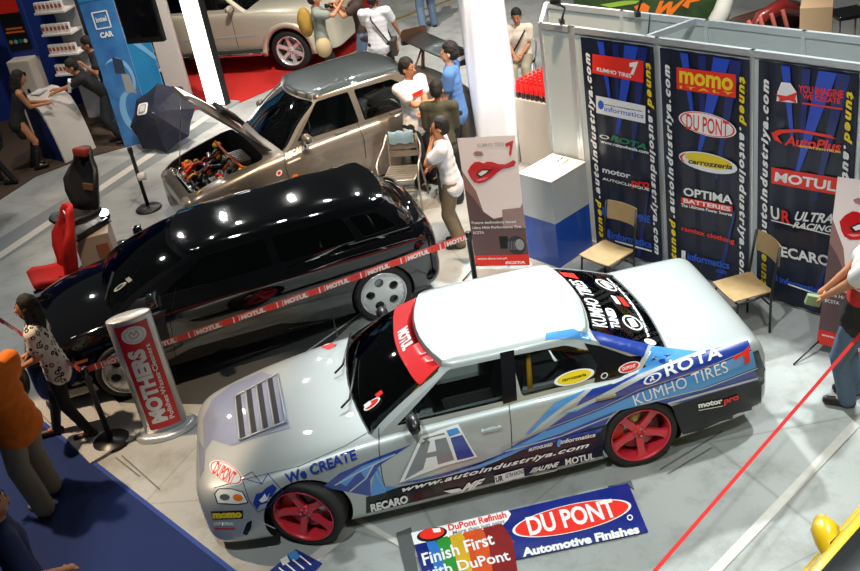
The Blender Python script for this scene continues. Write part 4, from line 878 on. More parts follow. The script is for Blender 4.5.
# ---------------------------------------------------------------- terrazzo slab and oval pylon
o=flat('floor_slab',[(30,402),(90,463),(142,432),(104,385)],mm('terrazzo',(.62,.62,.6),.5,col2=(.22,.22,.22),nscale=90),.03,.028,None); tag(o,'speckled white floor slab under the post and the red pylon','floor slab')
pc=gp(168,430,0); az=gp(104,324,1.29); bz=gp(146,311,1.29); ax=(bz-az); ax.z=0; ang=math.atan2(ax.y,ax.x); 
r=thing('sign_pylon','oval red and silver pylon standing before the black hatchback','sign pylon',(pc.x,pc.y,0),ang)
SILP=mm('pylon_silver',(.62,.64,.66),.3,.5)
g=G(); g.lathe([(0,0),(1,0),(1,.02),(.93,.05),(.8,.055)],SILP,sx=.30,sy=.17,n=48); build(g,'base',r,True)
g=G(); g.lathe([(1,.05),(1,1.27),(.99,1.285),(.94,1.29),(0.01,1.29)],SILP,sx=.2,sy=.085,n=64); build(g,'column',r,True)
Rz=M.Rotation(ang,3,'Z'); 
def pyl(a,b,o): 
    y=-.085*math.sqrt(max(0,1-(a/.2)**2)); return V((a,y-o-.002,b))
def pylart():
    A_=Art((pc.x,pc.y,0),Rz@V((1,0,0)),V((0,0,1)),proj=pyl,off=.002); return A_
A_=pylart(); A_.poly([(-.145,.10),(.145,.10),(.145,1.24),(-.145,1.24)],mm('pylon_red',hexc(205,28,32),.35),False,.02); A_.done('red_panel',r,True)
A_.off=.005; A_.ell((0,1.13),(.11,1.13),(0,1.22),DWHITE,False,k=1); A_.ell((0,1.13),(.11,1.13),(0,1.22),mm('grey_print',(.45,.42,.42),.4),False,k=.78); A_.ell((0,1.13),(.11,1.13),(0,1.22),DWHITE,False,k=.74); 
A_.line([(-.04,1.14),(-.02,1.17),(0,1.13),(.03,1.17),(.04,1.12),(.01,1.10),(-.03,1.10),(-.04,1.14)],.012,mm('grey_print',(.45,.42,.42),.4),False); A_.done('emblem',r,True)
A_.text('MOTHERS',(.028,.17),(.028,.98),(-.105,.17),DWHITE,False,bold=.06); A_.done('lettering',r,True)
A_.text('Polishes·Waxes·Cleaners',(.10,.17),(.10,1.0),(.055,.17),DWHITE,False,bold=.02); A_.done('lettering',r,True)
# ---------------------------------------------------------------- paint maker's board on the floor
c=[gp(411,533,.02),gp(628,483,.02),gp(648,531,.02),gp(424,578,.02)]; r=thing('floor_board','blue board with red oval and paint brush print lying beside the silver car','sign board',c[0]-V((0,0,.02)),math.atan2((c[1]-c[0]).y,(c[1]-c[0]).x))
g=G(); g.prism([p-V((0,0,.015)) for p in reversed(c)],(0,0,.015),mm('board_blue',hexc(20,42,140),.3,coat=.6,noise=.5,nscale=2)); build(g,'panel',r)
g=G(); 
for pts in (((396,533),(411,527),(418,571),(409,585)),((608,486),(631,480),(634,489),(628,485))):
    P=[gp(*q,.012) for q in pts]; g.prism([p-V((0,0,.012)) for p in P],(0,0,.012),mm('stand_grey',(.09,.1,.1),.5))
build(g,'frame',r)
F_=Art(c[0],V((1,0,0)),V((0,1,0)),off=.002); 
F_.poly([(411,533),(508,510.5),(511,514),(508,520),(502,526),(414,545)],DWHITE); F_.ell((432,534.5),(447,531),(434,541),CLEAR); F_.ell((432,533.5),(445,530.5),(434,539),REDB,k=.95); F_.poly([(432,529),(440,528),(441,532),(434,533)],DWHITE); F_.done('white_header',r)
F_.off=.004; F_.text('DuPont Refinish',(449,531),(507,517.5),(447.5,525),REDB,bold=.03); F_.text('More than just paint',(453,535),(505,523),(452.5,531.5),mm('grey_print2',(.2,.2,.22),.4),bold=.02); F_.done('header_lettering',r); F_.off=.002
cols=[hexc(50,130,220),hexc(50,160,60),hexc(240,190,40),hexc(235,90,35),hexc(150,30,30)]; xs=[426,436,449,463,483,503]
for i,cc in enumerate(cols):
    x0,x1=xs[i],xs[i+1]; f=lambda x:544.5-(x-414)*.235
    F_.poly([(x0,f(x0)),(x1-1.5,f(x1)),(x1+10,f(x1)+17),(x1+16,582),(x0+12,586),(x0+6,f(x0)+18)],mm('brush_%d'%i,cc,.35,noise=.5,nscale=8))
F_.done('paint_brush_print',r); F_.off=.005
F_.text('Finish First',(424,566),(495,544),(421,554),DWHITE,bold=.02); F_.text('with DuPont',(424,579),(511,560),(421,569),DWHITE,bold=.02); F_.done('slogan_lettering',r)
F_.ell((572,518.5),(631,505),(577,532),DWHITE,n=48); F_.ell((572,518.5),(631,505),(577,532),REDB,k=.955,n=48); F_.text('DU PONT',(530,535.5),(618,516),(525,518),DWHITE,bold=.03); F_.done('oval_logo',r)
F_.text('Automotive Finishes',(523,557),(640,533),(521.5,549),DWHITE,bold=.05); F_.ell((630,518),(633,517.5),(630.5,521),DWHITE); F_.ell((630,518),(633,517.5),(630.5,521),mm('board_blue',(0,0,0)),k=.6); F_.done('lower_lettering',r)
# small tray board near the front wheel
c=[gp(296,549,.015),gp(322,563,.015),gp(300,585,.015),gp(268,572,.015)]; r=thing('floor_card','small blue and white card lying under the nose of the silver car','card',c[0]-V((0,0,.015)))
g=G(); g.prism([p-V((0,0,.012)) for p in c],(0,0,.012),mm('card_blue',hexc(26,50,120),.35,coat=.5)); build(g,'panel',r)
F_=Art(c[0],V((1,0,0)),V((0,1,0)),off=.002); F_.poly([(287,554),(296,550.5),(301,557),(293,562)],LB if 'LB' in globals() else BLUE); 
for k in range(4): F_.line([(300-k*7,556+k*4),(311-k*7,565+k*4)],.012,DWHITE)
F_.poly([(280,560),(287,556),(290,562),(283,566)],DWHITE); F_.done('print',r)
# ---------------------------------------------------------------- white and blue plinth with price card
p0,pl,pr_=gp(551,182,1.04),gp(523,166,1.04),gp(592,158,1.04); dx=(pr_-p0); dx.z=0; dl=.62; ux=WX; 
ux=dx.normalized(); uy=V((-ux.y,ux.x,0)); W_=dx.length*.84; D_=(pl-p0).dot(uy)*.86
ctr=p0+ux*W_/2+uy*D_/2; ctr.z=0; r=thing('display_plinth','square plinth, glossy grey above and blue below, beside the lips banner','plinth',ctr,math.atan2(ux.y,ux.x))
PG=mm('plinth_grey',(.38,.42,.44),.25,coat=.5); PB=mm('plinth_blue',hexc(24,70,160),.3,coat=.5,noise=.2,nscale=3); PW=mm('plinth_top',(.78,.77,.72),.4)
g=G(); g.box((0,0,.27),(W_,D_,.54),PB); build(g,'lower_box',r,True); g=G(); g.box((0,0,.785),(W_,D_,.49),PG); build(g,'upper_box',r,True); g=G(); g.box((0,0,1.035),(W_+.004,D_+.004,.012),PW,bev=.003); build(g,'top_board',r,True)
cd=gp(560,161,1.06); g=G(); g.box(cd,(.17,.12,.03),DWHITE,rot=Euler((0,0,math.atan2(ux.y,ux.x)+.1)),bev=.004); g.box(cd+V((0,0,.016)),(.12,.02,.002),BLK,rot=Euler((0,0,math.atan2(ux.y,ux.x)+.1))); tag(build(g,'price_card'),'small white card holder lying on the grey and blue plinth','card holder')
# ---------------------------------------------------------------- lips banners on stands
def lips_banner(label,O,ex,ey,w,h):
    ex=ex.normalized(); ey=(ey-ex*ey.dot(ex)).normalized(); n=ex.cross(ey)
    r=thing('stand_banner',label,'banner',(O.x,O.y,0),math.atan2(ex.y,ex.x),'tall stand banners showing red lips')
    q=lambda a,b,o=0: O+ex*a+ey*b+n*o
    g=G(); g.sheet([[q(w*i/10,0) for i in range(11)],[q(w*i/10,h) for i in range(11)]],mm('face_pink',hexc(242,226,222),.35,coat=.3)); build(g,'print_sheet',r)
    A_=Art(O,ex,ey,off=.003); A_.n=n
    P=lambda pts:[(a*w,b*h) for a,b in pts]
    A_.poly(P([(0,.0),(1,0),(1,.40),(.9,.43),(.7,.40),(.45,.38),(.28,.44),(.12,.56),(0,.62)]),mm('mauve_print',hexc(112,84,84),.4,noise=.4,nscale=4),False)
    A_.poly(P([(.62,.45),(.95,.46),(1,.5),(1,.30),(.6,.32)]),mm('skin_print',hexc(170,140,135),.4,noise=.3,nscale=4),False); A_.poly(P([(0,.62),(.12,.56),(.28,.44),(.2,.6),(.05,.72),(0,.76)]),mm('shade_print',hexc(150,110,105),.4),False)
    A_.poly(P([(.24,.885),(.30,.90),(.40,.895),(.42,.87),(.36,.862),(.28,.868)]),mm('shade_print2',hexc(170,120,115),.4),False); A_.done('face_print',r); A_.off=.005
    LR=mm('lips_red',hexc(205,25,30),.2,coat=1)
    U=lambda pts:P([(x,y+.055) for x,y in pts])
    A_.poly(U([(.10,.695),(.16,.735),(.25,.765),(.33,.768),(.40,.752),(.47,.765),(.56,.76),(.66,.742),(.78,.738),(.86,.752),(.93,.768),(.97,.75),(.93,.725),(.84,.712),(.72,.705),(.62,.680),(.50,.640),(.38,.612),(.27,.602),(.19,.615),(.14,.645)]),LR,False)
    A_.poly(U([(.24,.672),(.34,.706),(.42,.712),(.50,.708),(.60,.715),(.50,.690),(.40,.662),(.30,.645)]),mm('mouth_dark',hexc(70,12,16),.3),False); A_.poly(U([(.28,.675),(.36,.698),(.47,.700),(.42,.680),(.33,.660)]),DWHITE,False)
    A_.poly(U([(.22,.632),(.30,.622),(.40,.635),(.46,.652),(.36,.642)]),mm('lip_gloss',hexc(240,130,130),.2),False); A_.done('lips_print',r)
    A_.text('KUMHO TIRES',(w*.34,h*.93),(w*.80,h*.93),(w*.34,h*.955),mm('grey_print',(.45,.42,.42),.4),False,bold=.02); A_.poly(P([(.82,.945),(.97,.965),(.90,.86),(.86,.86),(.90,.93),(.82,.92)]),LR,False); A_.done('maker_lettering',r)
    for i,tx in enumerate(('Future technology based','Ultra High Performance Tire','ECSTA')): 
        ww=(.80,.88,.2)[i]; A_.text(tx,(w*.04,h*(.345-.04*i)),(w*(.04+ww),h*(.345-.04*i)),(w*.04,h*(.365-.04*i)),DWHITE,False,bold=.02); A_.done('slogan_lettering',r)
    A_.poly(P([(.5,.24),(.66,.24),(.66,.14),(.5,.14)]),CLEAR,False)
    A_.ell((w*.80,h*.165),(w*.97,h*.165),(w*.80,h*.24),mm('tyre_print',(.03,.03,.035),.4),False); A_.ell((w*.86,h*.17),(w*.94,h*.17),(w*.86,h*.215),GRYP,False); 
    for k in range(6): A_.line([(w*(.64+.03*k),h*.13),(w*(.66+.03*k),h*.20)],.004,GRYP,False)
    A_.done('tyre_print',r)
    A_.poly(P([(0,.09),(1,.09),(1,0),(0,0)]),REDB,False); A_.text('www.dave.net.ph',(w*.05,h*.055),(w*.6,h*.055),(w*.05,h*.07),DWHITE,False,bold=.03); A_.text('ECSTA',(w*.55,h*.015),(w*.92,h*.015),(w*.55,h*.035),DWHITE,False,bold=.05,shear=.2); A_.done('red_footer',r)
    g=G(); b0=q(w/2,h*.5,-.03)
    for a,b in ((.02,.01),(.98,.01),(.02,.99),(.98,.99)): g.tube([b0,q(w*a,h*b,-.006)],.007,BLACK,n=6)
    ft=V((q(w*.5,0,-.45).x,q(w*.5,0,-.45).y,.008)); g.tube([b0,ft],.008,BLACK,n=6)
    fl=q(0,0); g.tube([q(w*.02,.02,-.004),V((fl.x-n.x*-.28-ex.x*.1,fl.y-n.y*-.28-ex.y*.1,.008))],.008,BLACK,n=6); build(g,'stand',r)
    return r
GRYP=mm('grey_tone',(.3,.3,.32),.4)
O=gp(476,266,.03); E=gp(530,265,.03); Tt=gp(464,135,1.56); lips_banner('lips banner standing full height between the black hatchback and the plinth',O,E-O,V((0,0,1))+ (Tt-O-V((0,0,1.53)))*0.0,(E-O).length,1.54)
O=gp(817,343,.10); Tt=gp(846,178,1.60); up=(Tt-O); lips_banner('lips banner at the right edge, partly behind the man in jeans',O,V((.72,-.69,0)),up,.62,up.length)
# ---------------------------------------------------------------- chairs
WOOD=mm('ply_wood',hexc(180,152,108),.45,col2=hexc(155,125,84),nscale=14); 
def school_chair(label,loc,yaw):
    r=thing('folding_chair',label,'chair',(loc.x,loc.y,0),math.radians(yaw)-PI/2,'wooden chairs with black frames by the booth wall')
    def bowl(x0,x1,y0,y1,z,c): return [[(x0+(x1-x0)*i/8,y0+(y1-y0)*j/6,z+c*((i/4-1)**2)) for i in range(9)] for j in range(7)]
    g=G(); t=bowl(-.2,.2,-.19,.2,.44,.012); b=[[ (x,y,z-.014) for x,y,z in rr] for rr in t]; g.sheet(t,WOOD); g.sheet(b,WOOD)
    for R_ in (0,6): g.sheet([t[R_],b[R_]],WOOD)
    for Cc in (0,8): g.sheet([[q[Cc] for q in t],[q[Cc] for q in b]],WOOD)
    build(g,'seat',r,True)
    g=G(); f=[[(-.19+.38*i/8,-.24-.03*(1-((i/4-1)**2))-.02*j/3,.68+.2*j/3) for i in range(9)] for j in range(4)]; b=[[ (x,y-.012,z) for x,y,z in rr] for rr in f]; g.sheet(f,WOOD); g.sheet(b,WOOD)
    for R_ in (0,3): g.sheet([f[R_],b[R_]],WOOD)
    for Cc in (0,8): g.sheet([[q[Cc] for q in f],[q[Cc] for q in b]],WOOD)
    build(g,'backrest',r,True)
    for s in (1,-1):
        g=G(); g.tube([(.2*s,.22,.0),(.2*s,.16,.40),(.2*s,-.15,.43)],.012,BLACK,n=8); build(g,'leg',r,True)
        g=G(); g.tube([(.2*s,-.16,.0),(.2*s,-.17,.4),(.2*s,-.25,.88)],.012,BLACK,n=8); build(g,'leg',r,True)
    g=G(); g.tube([(-.2,.16,.40),(.2,.16,.40)],.01,BLACK,n=6); g.tube([(-.2,-.165,.3),(.2,-.165,.3)],.01,BLACK,n=6); build(g,'stretcher',r,True)
school_chair('wooden chair with black frame beside the grey and blue plinth',gp(607,252,.45),215); school_chair('wooden chair with black frame right behind the silver car boot',gp(743,286,.45),190)
# aluminium cafe chair
p=gp(402,172,.45); r=thing('cafe_chair','aluminium armchair beside the black hatchback tail','chair',(p.x,p.y,0),math.radians(-105)-PI/2)
SLV=mm('satin_aluminium',(.42,.38,.33),.4,.8)
g=G()
for k in range(7): g.box((0,.2-.065*k,.44),(.40,.05,.014),SLV,bev=.003)
g.tube([(-.2,.23,.435),(.2,.23,.435),(.21,-.21,.435),(-.21,-.21,.435),(-.2,.23,.435)],.012,SLV); build(g,'seat',r,True)
g=G()
for z in (.60,.70,.80): g.box((0,-.235-.1*(z-.6),z),(.36,.012,.075),SLV,bev=.003)
build(g,'backrest',r,True)
for s in (1,-1):
    g=G(); g.tube([(.24*s,.24,.0),(.25*s,.22,.45),(.27*s,.16,.62),(.27*s,-.02,.66),(.24*s,-.2,.72),(.19*s,-.26,.86)],.014,SLV); build(g,'arm_and_front_leg',r,True)
    g=G(); g.tube([(.23*s,-.27,.0),(.2*s,-.21,.44),(.18*s,-.25,.84),(.12*s,-.265,.87),(0,-.27,.875)],.013,SLV); build(g,'leg',r,True)
cp=p+V((0,0,.42)); g=G(); q=M.Rotation(math.radians(-105)-PI/2,3,'Z')
P=[[V((p.x,p.y,0))+q@V((-.16+.32*i/8,y,z+.012*math.sin(i*1.7))) for i in range(9)] for y,z in ((-.225,.74),(-.232,.80),(-.24,.87),(-.265,.895),(-.285,.87),(-.285,.80))]; g.sheet(P,mm('cloth_bluegrey',hexc(120,150,165),.8,noise=.2)); tag(build(g,'folded_cloth'),'blue grey cloth hung over the back of the aluminium armchair','cloth')
# ---------------------------------------------------------------- racing seats
def racing_seat(label,loc,yaw,m,m2,z0=0):
    r=thing('racing_seat',label,'racing seat',(loc.x,loc.y,z0),math.radians(yaw)-PI/2,'bucket seats on show')
    def tub(rows):
        g=G(); R=[]
        for (y,z,w,d,nx,nz) in rows: # cross section: curved channel with wings
            ring=[]
            for i in range(13):
                t=i/6-1; e=abs(t)**2.5; ring.append(V((w*t,y+nx*d*e,z+nz*d*e)))
            for i in range(12,-1,-1):
                t=i/6-1; e=abs(t)**3; ring.append(V((w*t*1.08,y+nx*(d*e-.05),z+nz*(d*e-.05))))
            R.append([g.b.verts.new(p) for p in ring])
        g.rings(R,m); return g
    build(tub([(.30,.26,.20,.05,0,1),(.22,.22,.23,.11,0,1),(.05,.17,.23,.12,0,1),(-.12,.15,.22,.13,0,1),(-.2,.17,.21,.13,.3,.9)]),'cushion',r,True)
    build(tub([(-.19,.18,.21,.13,1,.2),(-.24,.34,.21,.16,1,0),(-.27,.5,.25,.18,1,0),(-.31,.66,.27,.17,1,0),(-.345,.78,.22,.11,1,0),(-.37,.86,.15,.09,1,0),(-.39,.95,.14,.08,1,0),(-.40,1.02,.10,.05,1,0)]),'backrest',r,True)
    g=G(); g.box((-.065,-.315,.83),(.05,.03,.04),DARK,rot=Euler((.15,0,0)),bev=.008); g.box((.065,-.315,.83),(.05,.03,.04),DARK,rot=Euler((.15,0,0)),bev=.008); g.box((0,-.03,.175),(.05,.04,.03),DARK,bev=.008); build(g,'harness_slot',r,True)
    g=G(); g.box((0,-.335,.94),(.14,.012,.03),DWHITE,rot=Euler((.1,0,0))); build(g,'badge',r,True)
    g=G()
    for s in (1,-1): g.box((.2*s,.03,.06),(.03,.5,.05),m2,bev=.005); g.box((.2*s,.03,.02),(.04,.56,.02),BLACK)
    build(g,'side_mount',r,True); return r
rs_=racing_seat('red bucket seat on the floor behind the black hatchback nose',gp(60,284,.1),205,mm('seat_red',hexc(215,28,22),.75,noise=.15,nscale=50,bump=.2),BLACK); rs_.scale=(1.05,1.0,1.0)
pp=gp(103,262,0); r=thing('seat_plinth','pale box carrying the black racing seat','plinth',(pp.x,pp.y,0),math.radians(10)); g=G(); g.box((0,0,.24),(.42,.5,.48),mm('plinth_cream',(.62,.54,.45),.6,noise=.2,nscale=4),bev=.005); build(g,'box',r,True); g=G(); g.box((.1,-.255,.26),(.14,.01,.2),mm('leaflet',hexc(180,110,90),.5)); build(g,'picture',r,True)
bs=racing_seat('black bucket seat with red brown headrest on a pale box near the bright lamp',pp+V((-.08,.02,0)),235,mm('seat_black',(.02,.02,.022),.5,noise=.3,nscale=30),BLACK,.481); g=G(); g.box((0,-.335,.98),(.24,.12,.12),mm('seat_redbrown',hexc(140,40,25),.7),rot=Euler((.15,0,0)),bev=.04); build(g,'headrest_cover',bs,True); g=G(); g.box((0,-.26,.5),(.2,.03,.1),mm('tan_leather',hexc(120,85,55),.5),rot=Euler((.15,0,0)),bev=.012); build(g,'tan_insert',bs,True); bs.scale=(1,1,.92)
lp=gp(104,213,.58); r=thing('spot_lamp','small glaring white lamp on the pale box under the black seat','lamp',lp)
g=G(); g.ell((0,0,0),(.055,.055,.055),mat('lamp_glow',(.85,.93,1),.5,emit=28)); build(g,'bulb',r,True); g=G(); g.lathe([(.05,-.09),(.065,-.05),(.06,-.02)],BLACK,n=16); g.tube([(0,0,-.09),(0,.0,-.1)],.03,BLACK); build(g,'housing',r,True)
# ---------------------------------------------------------------- cloth column, cold-drink table
q=mm('white_cloth',(.84,.89,.98),.75,noise=.08,nscale=3); c0=gp(482,142,0); c0=V((1.25,12.80,0)); r=thing('cloth_column','tall white cloth wrapped column behind the lips banner','column',c0,math.radians(-12))
g=G(); R=[]
for i in range(16):
    z=4.6*i/15; R.append([g.b.verts.new(((.265+.012*math.sin(5*a+z*2)+.02*math.sin(2*a+z))*(abs(math.cos(a))**.45*(1 if math.cos(a)>0 else -1)),(.265+.012*math.sin(7*a-z*3))*(abs(math.sin(a))**.45*(1 if math.sin(a)>0 else -1)),z)) for a in [2*PI*k/56 for k in range(56)]])
g.rings(R,q); build(g,'cloth_wrap',r,True)
tA0=gp(514,98,.92); tB=gp(549,107,.92); ux=WX.copy(); uy=V((.7728,.6346,0))
r=thing('drinks_table','plain cream box table under the red topped bottles','table',tA0+V((0,0,-.92)),math.atan2(ux.y,ux.x))
g=G(); g.box((.3,.52,.46),(.6,1.04,.92),mm('table_cream',(.62,.58,.52),.6),bev=.004); build(g,'box',r,True)
bot=None; Rz=M.Rotation(math.atan2(ux.y,ux.x),3,'Z')
RC=mm('bottle_red',hexc(222,32,30),.35); CO=mm('cola_brown',(.03,.01,.008),.15,coat=1)
for j in range(12):
    for i in range(7):
        P=tA0+Rz@V((.045+.078*i,.05+.083*j,0)); P.z=.92
        if bot is None:
            g=G(); g.lathe([(0,0),(.033,.0),(.035,.02),(.033,.08)],CO,n=12); g.lathe([(.035,.08),(.035,.16),(.022,.20),(.014,.215),(.018,.216),(.018,.245),(0,.245)],RC,n=12,cap=False); bot=build(g,'drink_bottle'); bot.location=P; tag(bot,'small dark bottle with red label and cap on the cream table','bottle','red capped bottles on the cream table')
        else: b2=bot.copy(); C.objects.link(b2); b2.location=P
# ---------------------------------------------------------------- lit sign pillar, carpet umbrella, white post
sp=gp(219,106,0); r=thing('light_box','tall glowing white light box on the edge of the red carpet','light box',(sp.x,sp.y,0),math.radians(-38))
g=G(); g.box((0,0,.02),(.62,.42,.04),mm('base_silver',(.5,.5,.5),.4,.5),bev=.005); build(g,'base',r,True)
g=G(); g.box((0,.02,1.33),(.44,.13,2.6),BLACK,bev=.01); build(g,'case',r,True)
g=G(); g.box((0,-.052,1.33),(.41,.012,2.54),mat('lit_acrylic',(1,.98,.94),.5,emit=2.2)); build(g,'lit_panel',r,True)
wpz=gp(186,108,0); g=G(); g.box((wpz.x-.1,wpz.y+.35,1.6),(.42,.1,3.2),mm('post_white',(.72,.66,.62),.6,noise=.08),rot=Euler((0,0,-.3))); tag(build(g,'booth_post'),'white flat booth post between the umbrella and the light box','post')
uc=gp(161,117,.5); r=thing('umbrella','open navy umbrella resting on the floor in front of the tall blue panel','umbrella',uc,0)
UM=mm('umbrella_navy',hexc(12,20,44),.7,noise=.2,nscale=6); n_=V((-.25,-.75,.62)).normalized(); qx=n_.to_track_quat('Z','Y')
g=G(); rings=[]
for k in range(7):
    t=k/6; rad=.58*t; rg=[]
    for i in range(16):
        a=2*PI*i/16+.2; rr=rad*(1 if i%2==0 else (.93-.05*t)); rg.append(g.b.verts.new(qx@V((rr*math.cos(a),rr*math.sin(a),.20-.24*t*t))))
    rings.append(rg)
g.rings(rings[1:],UM,True,False,False); ap=g.b.verts.new(qx@V((0,0,.2)))
for i in range(16): g.face([ap,rings[1][i],rings[1][(i+1)%16]],UM)
for v in rings[0]: g.b.verts.remove(v)
build(g,'canopy',r,True); g=G(); g.tube([qx@V((0,0,.26)),qx@V((0,0,-.5))],.008,STEEL,n=6); build(g,'shaft',r,True)
g=G(); cc=[V((a*.11,b*.10,0)) for a,b in rounded([(-1,-1),(1,-1),(1,1),(-1,1)],.5)]; 
def um(x,y,o=.0):
    t=math.hypot(x,y)/.58; return qx@V((x,y,.20-.24*t*t+.012+o))
tt=[um(-.24+c.x,.10+c.y) for c in cc]; g.poly(tt,DWHITE); tt=[um(-.24+c.x*.7,.10+c.y*.7,.004) for c in cc]; g.poly(tt,mm('logo_grey',(.4,.42,.45),.5)); tt=[um(-.24+c.x*.5,.10+c.y*.5,.006) for c in cc]; g.poly(tt,DWHITE); build(g,'printed_logo',r,True,False)
# ---------------------------------------------------------------- blue chip maker booth
BL=mm('booth_blue',hexc(26,58,150),.5,noise=.2,nscale=2)
def vwall(name,a,b,h,m,th=.06,lab=None):
    A,B=V((a[0],a[1],0)),V((b[0],b[1],0)); d=B-A; g=G(); g.box((A+B)/2+V((0,0,h/2)),(d.length,th,h),m,rot=Euler((0,0,math.atan2(d.y,d.x)))); o=build(g,name)
    if lab: tag(o,*lab)
    else: o['kind']='structure'
    return o
vwall('wall_booth',(-10.5,17.9),(-4.6,18.9),3.6,BL)
DKB=mm('booth_dark',hexc(10,16,34),.6); vwall('wall_booth_inner',(-5.4,17.75),(-4.5,18.35),3.4,DKB)
# tall printed panels
def panelpx(name,label,cat,corners,base_z,h,prints,group=None,tilt=0):
    A,B=gp(*corners[0],base_z),gp(*corners[1],base_z); ex=(B-A); w=ex.length; ex.normalize(); ey=V((0,0,1)); n=ex.cross(ey)
    r=thing(name,label,cat,(A.x,A.y,0),math.atan2(ex.y,ex.x),group); g=G(); g.box((A+B)/2+ey*h/2-n*.02,(w,.04,h),prints[0],rot=Euler((0,0,math.atan2(ex.y,ex.x)))); build(g,'board',r)
    A_=Art(A,ex,ey,off=.004); A_.n=n
    return r,A_,w
IB=mm('swirl_blue',hexc(16,48,130),.4,col2=hexc(80,160,225),nscale=3,coat=.3); IC=mm('swirl_cyan',hexc(60,160,205),.4,col2=hexc(30,110,180),nscale=1.5,coat=.3)
r,A_,w=panelpx('printed_panel','tall blue booth panel printed with swirls and CAR, nearest the umbrella','panel',((125,147),(156,141)),0,3.0,[IB])
A_.ell((w*.5,1.1),(w*.95,1.1),(w*.5,1.45),mm('swirl_pale',hexc(130,190,235),.4),False); A_.ell((w*.42,1.08),(w*.86,1.08),(w*.42,1.40),IB,False); A_.ell((w*.6,.55),(w*1.0,.55),(w*.6,.9),mm('swirl_pale',hexc(130,190,235),.4),False); A_.ell((w*.7,.56),(w*1.0,.56),(w*.7,.86),IB,False); A_.done('swirl_print',r); A_.off=.007
A_.line([(w*.28,1.92),(w*.72,1.92),(w*.72,2.17),(w*.28,2.17),(w*.28,1.92)],.02,DWHITE,False); A_.text('CAR',(w*.32,1.78),(w*.72,1.78),(w*.32,1.86),DWHITE,False,bold=.05); A_.text('intel',(w*.34,2.02),(w*.66,2.02),(w*.34,2.10),DWHITE,False,bold=.03); A_.done('lettering',r)
A_.poly([(w*.42,1.2),(w*.72,1.18),(w*.74,1.4),(w*.46,1.46)],mm('device_dark',(.03,.05,.09),.3),False); A_.poly([(w*.56,.88),(w*.86,.84),(w*.80,1.15),(w*.58,1.18)],mm('device_grey',(.35,.36,.36),.3),False); A_.done('device_print',r)
A_.poly([(0,2.35),(w,2.35),(w,3.0),(0,3.0)],IC,False); A_.ell((w*.6,2.55),(w*.95,2.55),(w*.6,2.75),CLEAR,False); A_.quad(w*.1,2.9,w*.6,.08,DWHITE); A_.done('upper_print',r)
r,A_,w=panelpx('printed_panel','narrow cyan booth panel behind the television','panel',((146,120),(172,116)),0,2.9,[IC])
A_.ell((w*.1,1.7),(w*.5,1.7),(w*.1,2.0),mm('amber_print',hexc(170,120,60),.4),False); A_.poly([(0,1.5),(w,1.0),(w,1.1),(0,1.7)],mm('swirl_pale',hexc(130,190,235),.4),False); A_.done('print',r)
# television
tv=gp(140,18,2.15); r=thing('television','black flat television hung high in front of the cyan panel','television',tv,math.radians(-20))
g=G(); g.box((0,0,0),(.62,.09,.72),BLACK,bev=.012); build(g,'case',r,True); g=G(); g.box((0,-.048,.03),(.56,.006,.60),mm('screen_black',(.004,.004,.006),.08,coat=1)); build(g,'screen',r,True)
g=G(); g.box((0,.10,.05),(.12,.12,.2),STEEL); build(g,'wall_bracket',r,True)
# shelf unit with boxes
sA_=gp(45,24,1.95); sB=gp(76,24,1.95); exs=V((.95,-.30,0)); r=thing('shelf_unit','white product shelf with curved blue frame against the blue booth wall','shelf',(-5.18,17.3,0),math.radians(-18)); 
WS=mm('shelf_white',(.74,.70,.66),.5)
zs=[2.06,1.70,1.36,1.02]
g=G(); g.box((0,.14,1.55),(.42,.04,2.9),mm('shelf_back',(.45,.47,.5),.5)); build(g,'back_panel',r,True)
for z in zs:
    g=G(); g.box((-.05,-.05,z-.02),(.56,.36,.035),WS,bev=.004); build(g,'shelf',r,True)
g=G(); pts=[(.30+.12*math.sin(PI*i/12*1.0)+.02*i/12,-.05,2.95-2.6*i/12) for i in range(13)]
for i in range(12): 
    a,b=V(pts[i]),V(pts[i+1]); g.prism([a+V((0,0,0)),a+V((.10,0,0)),b+V((.10,0,0)),b],(0,.12,0),BL)
build(g,'curved_frame',r,True)
g=G()
for i in range(12):
    a,b=V(pts[i])+V((.13,.02,0)),V(pts[i+1])+V((.13,.02,0)); w0,w1=.10*math.sin(PI*i/12),.10*math.sin(PI*(i+1)/12); g.prism([a,a+V((w0+.005,0,0)),b+V((w1+.005,0,0)),b],(0,.05,0),WS)
build(g,'white_sail',r,True)
bx=None; Mq=M.Translation((-5.18,17.3,0))@M.Rotation(math.radians(-18),4,'Z')
for zi,z in enumerate(zs):
    for k in range(7):
        P=Mq@V((-.28+.075*k,-.17,z))
        if bx is None:
            g=G(); g.box((0,0,.075),(.06,.06,.15),DWHITE,bev=.003); g.box((0,-.031,.08),(.045,.004,.06),mm('box_print',hexc(180,90,50),.5)); bx=build(g,'product_box'); bx.location=P; bx.rotation_euler=(0,0,math.radians(-18)); tag(bx,'small white printed box in a row on the white booth shelf','box','small boxes on the booth shelf')
        else: b2=bx.copy(); C.objects.link(b2); b2.location=P
